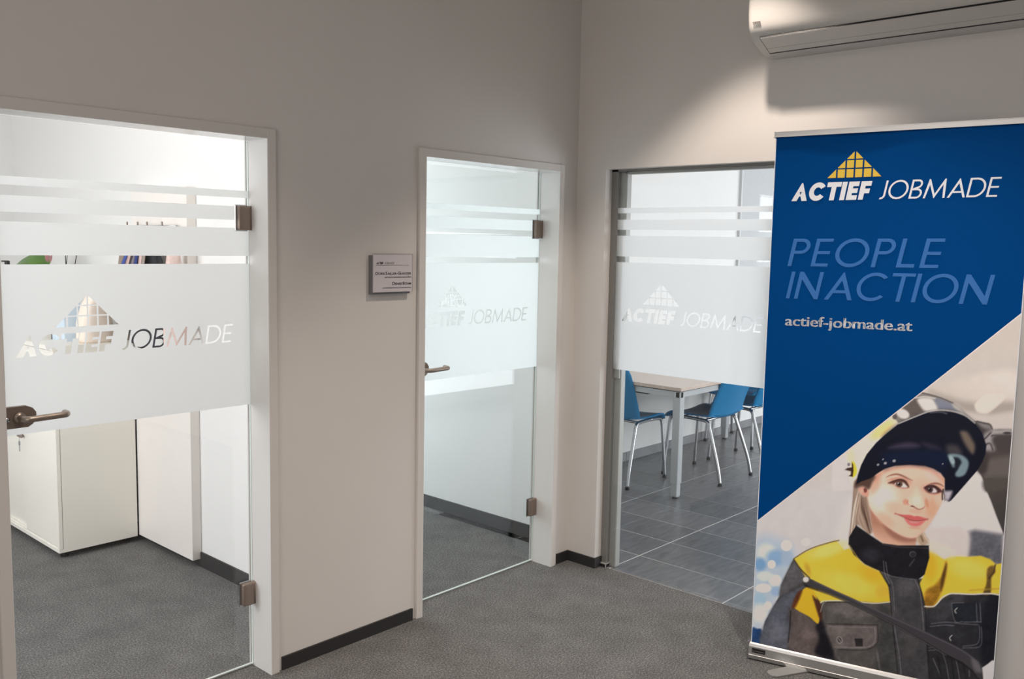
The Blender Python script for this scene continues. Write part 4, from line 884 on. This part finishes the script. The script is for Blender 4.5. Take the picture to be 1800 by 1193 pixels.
def chair_proto():
    t = thing('meeting_chair', '', 'chair')
    W = .23
    def seat(u, v):                      # u across, v from the rear edge to the front
        x = (u-.5)*2; y = -.195+v*.40; wd = W*(1-.05*v)+(.012 if v < .2 else 0)
        z = .462+.022*x*x*(1-v*.3)-.016*math.sin(min(1, v*1.25)*PI)*(1-x*x*.5)
        if v > .72: z -= .05*((v-.72)/.28)**2
        rr = 1-.13*max(0, (v-.8)/.2)**2
        return (x*wd*rr, y, z)
    obj('seat', sheet(seat, 14, 16, .011), M['blue_shell'], t, True)
    def back(u, v):
        x = (u-.5)*2; wd = W*(1.02-.04*v-.10*max(0, (v-.8)/.2)**2)
        y = -.197-.015*math.sin(v*PI/2)-.150*v**1.25+.050*x*x*(.35+.65*v)-.03*(1-x*x)*0
        z = .455+.385*v+.022*x*x*(1-v)
        return (x*wd, y, z)
    obj('backrest', sheet(back, 14, 16, .011), M['blue_shell'], t, True)
    for s in (-1, 1):
        fpath = smooth_path([(s*.185, .02, .440), (s*.190, .11, .437), (s*.196, .150, .418), (s*.203, .163, .30), (s*.212, .176, .14), (s*.218, .184, .012)], 5)
        b = bmesh.new(); tube(b, fpath, .0125, 12); l = obj('leg', b, M['chrome'], t, True)
        f = bmesh.new(); disc(f, (s*.218, .184, .008), .0145, .016, 'Z', 14); obj('foot', f, M['black'], l)
        rpath = smooth_path([(s*.185, .03, .440), (s*.188, -.10, .438), (s*.190, -.150, .424), (s*.196, -.178, .36), (s*.207, -.222, .24), (s*.217, -.262, .12), (s*.222, -.285, .012)], 5)
        b = bmesh.new(); tube(b, rpath, .0125, 12); l = obj('leg', b, M['chrome'], t, True)
        f = bmesh.new(); disc(f, (s*.222, -.285, .008), .0145, .016, 'Z', 14); obj('foot', f, M['black'], l)
    b = bmesh.new(); tube(b, [(-.187, -.125, .437), (.187, -.125, .437)], .010, 10); tube(b, [(-.187, .06, .438), (.187, .06, .438)], .010, 10)
    obj('crossbar', b, M['chrome'], t, True)
    return t
def copy_thing(o):
    c = o.copy(); COL.objects.link(c)
    for ch in o.children:
        d = ch.copy(); COL.objects.link(d); d.parent = c
        for g in ch.children: e = g.copy(); COL.objects.link(e); e.parent = d
    return c
proto = chair_proto()
bpy.context.view_layer.update()
chairs = [(1.645, .795, -PI/2, 'blue chair at the near short end of the meeting table beside the door frame'),
          (2.130, .46, 0, 'second blue chair from the door frame, on the long side of the table'),
          (2.775, .46, 0, 'blue chair on the long side of the table, half hidden behind the banner edge'),
          (3.330, .80, PI/2, 'blue chair at the far short end of the meeting table near white wall')]
for i, (x, y, rz, lb_) in enumerate(chairs):
    c = proto if i == 0 else copy_thing(proto)
    c.location = (x, y, 0); c.rotation_euler = (0, 0, rz); tag(c, lb_, 'chair', 'blue meeting chairs around the table')

# ------------------------------------------------------------------ office behind the first door
cb = thing('sliding_door_cabinet', 'low white office cabinet with sliding doors and a key in its lock', 'cabinet', (-1.66, 2.5, 0))
CX0, CX1, CY0, CY1, CZ0, CZ1 = -1.866, -1.458, 1.815, 3.215, .034, 1.096
t = .019
for nm, b in (('side_panel', (CX0+.022, CX1, CY0, CY0+t, CZ0+t, CZ1-.022)), ('side_panel', (CX0+.022, CX1, CY1-t, CY1, CZ0+t, CZ1-.022)), ('bottom_panel', (CX0, CX1, CY0, CY1, CZ0, CZ0+t)), ('top_panel', (CX0-.003, CX1, CY0-.001, CY1, CZ1-.022, CZ1)), ('back_panel', (CX1-.01, CX1-.002, CY0+t, CY1-t, CZ0+t, CZ1-.022)), ('edge_strip', (CX0+.001, CX0+.019, CY0, CY0+.026, CZ0+t+.001, CZ1-.022)), ('edge_strip', (CX0+.001, CX0+.019, CY1-.026, CY1, CZ0+t+.001, CZ1-.022)), ('track', (CX0+.003, CX0+.03, CY0+.02, CY1-.02, CZ0+t, CZ0+t+.008))):
    rel(obj(nm, boxes(b), M['cabinet'], cb), cb)
dr = obj('sliding_door', boxes((CX0+.004, CX0+.016, CY0+.03, 2.262, CZ0+t+.010, CZ1-.026)), M['cabinet'], cb); rel(dr, cb)
dr2 = obj('sliding_door', boxes((CX0+.020, CX0+.032, 2.23, CY1-.03, CZ0+t+.010, CZ1-.026)), M['cabinet'], cb); rel(dr2, cb)
b = bmesh.new(); disc(b, (CX0-.003, 2.275, .575), .011, .02, 'X', 18); box(b, CX0-.016, CX0-.008, 2.235, 2.30, .567, .583, .002, 1); lk = obj('lock', b, M['steel_dark'], dr)
b = bmesh.new(); disc(b, (CX0-.014, 2.268, .535), .012, .003, 'X', 18); box(b, CX0-.0155, CX0-.0125, 2.264, 2.272, .490, .53); tube(b, [(CX0-.012, 2.27, .568), (CX0-.014, 2.268, .545)], .0015, 6)
rel(obj('key', b, M['chrome'], cb), cb)
for x in (CX0+.045, CX1-.05):
    for y in (CY0+.05, CY1-.05):
        b = bmesh.new(); disc(b, (x, y, .004), .022, .008); disc(b, (x, y, .02), .008, .03); rel(obj('foot', b, M['black'], cb), cb)

wb_ = thing('tone_board', 'large pale grey board added to tone down the meeting room wall, seen between frosted stripes beside the banner', 'tone_board', (4.45, 1.07, .98))  # added board, stands in for the darker tone of this wall
rel(obj('board', boxes((3.66, 5.25, 1.050, 1.0695, .98, 2.52)), M['board'], wb_), wb_)
rel(obj('board_frame', boxes((3.64, 3.66, 1.046, 1.0695, .96, 2.54), (5.25, 5.27, 1.046, 1.0695, .96, 2.54), (3.66, 5.25, 1.046, 1.0695, .96, .98), (3.66, 5.25, 1.046, 1.0695, 2.52, 2.54)), M['board_frame'], wb_), wb_)

pn = thing('coat_rack', 'tall white wall mounted coat rack board with hook rail beside the low cabinet', 'coat rack', (-1.425, 1.53, 0))
PXF = -1.450
rel(obj('panel_board', boxes((PXF, -1.402, 1.236, 1.813, .040, 1.890)), M['cabinet2'], pn), pn)
rl = bmesh.new(); tube(rl, [(PXF-.022, 1.30, 1.700), (PXF-.022, 1.76, 1.700)], .006, 10)
for y in (1.33, 1.73): tube(rl, [(PXF+.002, y, 1.700), (PXF-.022, y, 1.700)], .006, 8)
hr = obj('hook_rail', rl, M['chrome'], pn, True); rel(hr, pn)
for y in (1.345, 1.50, 1.60, 1.715):
    b = bmesh.new(); tube(b, smooth_path([(PXF-.022, y, 1.700), (PXF-.034, y, 1.688), (PXF-.055, y, 1.686), (PXF-.068, y, 1.698), (PXF-.070, y, 1.722)], 4), .0045, 8)
    obj('hook', b, M['steel_dark'], hr, True)

def garment(name, label, cat, y, hw, z0, z1, m, depth=.055, folds=7, ph=0.0, x=None, group=None):
    """cloth hanging from one hook: gathered at the top, folds widening downwards"""
    bm = bmesh.new(); n, k = 48, 22; xc = x if x is not None else PXF-.066
    rings = []
    for j in range(k+1):
        s = j/k; z = z1+(z0-z1)*s; sh = .18+.82*min(1, s*2.2)**.7
        wv, dv = hw*sh, depth*(.35+.65*min(1, s*2.0))
        ring = []
        for i in range(n):
            a = 2*PI*i/n; f = 1+.16*min(1, s*3)*math.sin(folds*a+ph+s*1.5)
            ring.append(bm.verts.new((xc+dv*f*math.cos(a)*(.9 if math.cos(a) > 0 else 1), y+wv*math.sin(a)*(1+.05*math.sin(folds*a+ph)), z-.012*math.sin(a*2+ph)*s)))
        rings.append(ring)
    for a, b in zip(rings, rings[1:]):
        for i in range(n): bm.faces.new((a[i], b[i], b[(i+1) % n], a[(i+1) % n]))
    bm.faces.new(rings[0]); bm.faces.new(rings[-1][::-1]); bmesh.ops.recalc_face_normals(bm, faces=bm.faces)
    o = thing(name, label, cat, (xc, y, z1), 0, group)
    rel(obj('cloth', bm, m, o, True), o)
    lp = bmesh.new(); tube(lp, smooth_path([(xc, y-.012, z1-.004), (xc, y-.006, z1+.022), (xc, y+.006, z1+.022), (xc, y+.012, z1-.004)], 4), .003, 8); rel(obj('hanging_loop', lp, m, o, True), o)
    return o
garment('coat', 'charcoal coat hanging in the middle of the hook rail on the white panel', 'coat', 1.50, .187, 1.10, 1.655, M['coat_dark'], .055, 8)
garment('coat', 'taupe coat hanging on the hook rail nearest the low cabinet', 'coat', 1.755, .045, 1.115, 1.655, M['coat_taupe'], .05, 5, 1.0, PXF-.062)
garment('cardigan', 'pale pink cardigan on the hook nearest the panel front edge', 'cardigan', 1.242, .048, 1.10, 1.655, M['coat_pink'], .055, 5, 2.0)
# striped scarf over the charcoal coat: each strip of colour a part
sc = thing('scarf', 'striped blue, pink and dark scarf draped over the charcoal coat', 'scarf', (PXF-.135, 1.53, 1.25))
cols = [(58, 78, 150), (196, 164, 160), (40, 40, 58), (120, 112, 118), (44, 58, 118), (206, 178, 172), (150, 138, 130)]
for k, c in enumerate(cols):
    ys0 = 1.645-k*.034
    def strip_fn(u, v, y0=ys0, k=k):
        z = 1.655-.40*v; y = y0-.033*u; fl = .15+.85*min(1, v*2.5)
        return (PXF-.086-.052*fl-.005*math.sin(k*1.7+v*5), 1.53+(y-1.53)*(.45+.55*fl), z)
    rel(obj('stripe', sheet(strip_fn, 2, 12, .004), mat('scarf_stripe_%s' % 'abcdefg'[k], c, .9), sc, True), sc)

# things on top of the cabinet
def bm_of(f): b = bmesh.new(); f(b); return b
pp = thing('potted_plant', 'flowering plant with one broad green leaf and pink flowers in white pot', 'plant', (-1.66, 2.46, 1.096))
rel(obj('pot', lathe(bmesh.new(), [(.045, 1.096), (.062, 1.20), (.066, 1.235), (.060, 1.235), (.056, 1.22)], (-1.66, 2.46, 0)), M['pot'], pp, True), pp)
def leaf(name, base, tip, wid, lift, m):
    base, tip = Vector(base), Vector(tip); d = tip-base; side = Vector((-.35, .25, .35)).cross(d).normalized()
    def f(u, v):
        w_ = wid*math.sin(PI*min(1, max(0, v**.75)))*(1-.25*v); a = (u-.5)*2
        return base+d*v+side*a*w_+Vector((0, 0, lift*math.sin(PI*v)-.25*abs(a)*w_))
    rel(obj(name, sheet(f, 8, 14, .002), m, pp, True), pp)
leaf('leaf', (-1.66, 2.37, 1.475), (-1.73, 2.70, 1.455), .085, .062, M['leaf'])
leaf('leaf', (-1.66, 2.44, 1.38), (-1.60, 2.30, 1.44), .05, .03, M['leaf'])
leaf('leaf', (-1.68, 2.50, 1.36), (-1.62, 2.66, 1.42), .05, .03, M['leaf'])
for p in ((-1.66, 2.37, 1.475), (-1.66, 2.44, 1.38), (-1.68, 2.50, 1.36), (-1.66, 2.36, 1.515)):
    b = bmesh.new(); tube(b, smooth_path([(-1.66, 2.46, 1.215), ((p[0]-1.66)/2, (p[1]+2.46)/2, (1.215+p[2])/2-.01), p], 5), .0025, 6); rel(obj('stem', b, M['leaf'], pp, True), pp)
leaf('flower', (-1.66, 2.375, 1.50), (-1.69, 2.335, 1.555), .016, .006, M['pink_flower'])
leaf('flower', (-1.66, 2.345, 1.50), (-1.67, 2.305, 1.545), .012, .006, M['pink_flower'])
bt = thing('pump_bottle', 'small dark pump bottle standing left of the potted plant', 'bottle', (-1.72, 2.82, 1.096))
rel(obj('bottle_body', lathe(bmesh.new(), [(.028, 1.096), (.030, 1.12), (.030, 1.42), (.014, 1.45), (.012, 1.47)], (-1.72, 2.82, 0)), M['black'], bt, True), bt)
rel(obj('pump_head', bm_of(lambda b: (disc(b, (-1.72, 2.82, 1.482), .014, .024), box(b, -1.75, -1.715, 2.815, 2.825, 1.488, 1.496))), M['black'], bt), bt)
vs = thing('twig_vase', 'slim white vase holding thin bare dark twigs on the low cabinet', 'vase', (-1.62, 2.20, 1.096))
rel(obj('vase_body', lathe(bmesh.new(), [(.03, 1.096), (.038, 1.16), (.026, 1.26), (.018, 1.32), (.020, 1.335), (.014, 1.335)], (-1.62, 2.20, 0)), M['pot'], vs, True), vs)
for q in (((-1.62, 2.20, 1.30), (-1.625, 2.225, 1.45), (-1.63, 2.228, 1.62)), ((-1.62, 2.20, 1.30), (-1.63, 2.12, 1.45), (-1.65, 1.985, 1.63)), ((-1.625, 2.225, 1.48), (-1.63, 2.20, 1.53), (-1.64, 2.15, 1.60))):
    b = bmesh.new(); tube(b, smooth_path(q, 5), .0022, 6); rel(obj('twig', b, M['coat_dark'], vs, True), vs)
bx = thing('document_box', 'pale blue document box with a black edge on the low cabinet', 'box', (-1.65, 2.07, 1.096))
rel(obj('box_body', boxes((-1.74, -1.56, 1.985, 2.145, 1.096, 1.285)), M['pale_blue'], bx), bx)
rel(obj('spine', boxes((-1.742, -1.56, 2.145, 2.153, 1.096, 1.25)), M['black'], bx), bx)
bg = thing('canvas_bag', 'cream canvas bag slumped on the low cabinet beside the coats', 'bag', (-1.62, 1.90, 1.096))
def bagf():
    bm = bmesh.new(); n = 36; rings = []
    for z, hx, hy in ((1.096, .075, .060), (1.11, .083, .066), (1.20, .082, .062), (1.29, .060, .055), (1.345, .022, .050), (1.352, .012, .046)):
        rings.append([bm.verts.new((-1.62+hx*math.copysign(abs(math.cos(2*PI*i/n))**.6, math.cos(2*PI*i/n))*(1+.05*math.sin(6*2*PI*i/n+z*20)), 1.90+hy*math.copysign(abs(math.sin(2*PI*i/n))**.6, math.sin(2*PI*i/n)), z)) for i in range(n)])
    for a, b in zip(rings, rings[1:]):
        for i in range(n): bm.faces.new((a[i], a[(i+1) % n], b[(i+1) % n], b[i]))
    bm.faces.new(rings[0][::-1]); bm.faces.new(rings[-1]); return bm
rel(obj('bag_body', bagf(), M['cream'], bg, True), bg)
b = bmesh.new(); tube(b, smooth_path([(-1.63, 1.87, 1.34), (-1.63, 1.875, 1.42), (-1.63, 1.90, 1.445), (-1.63, 1.925, 1.42), (-1.63, 1.93, 1.34)], 5), .006, 8); rel(obj('bag_handle', b, M['cream'], bg, True), bg)
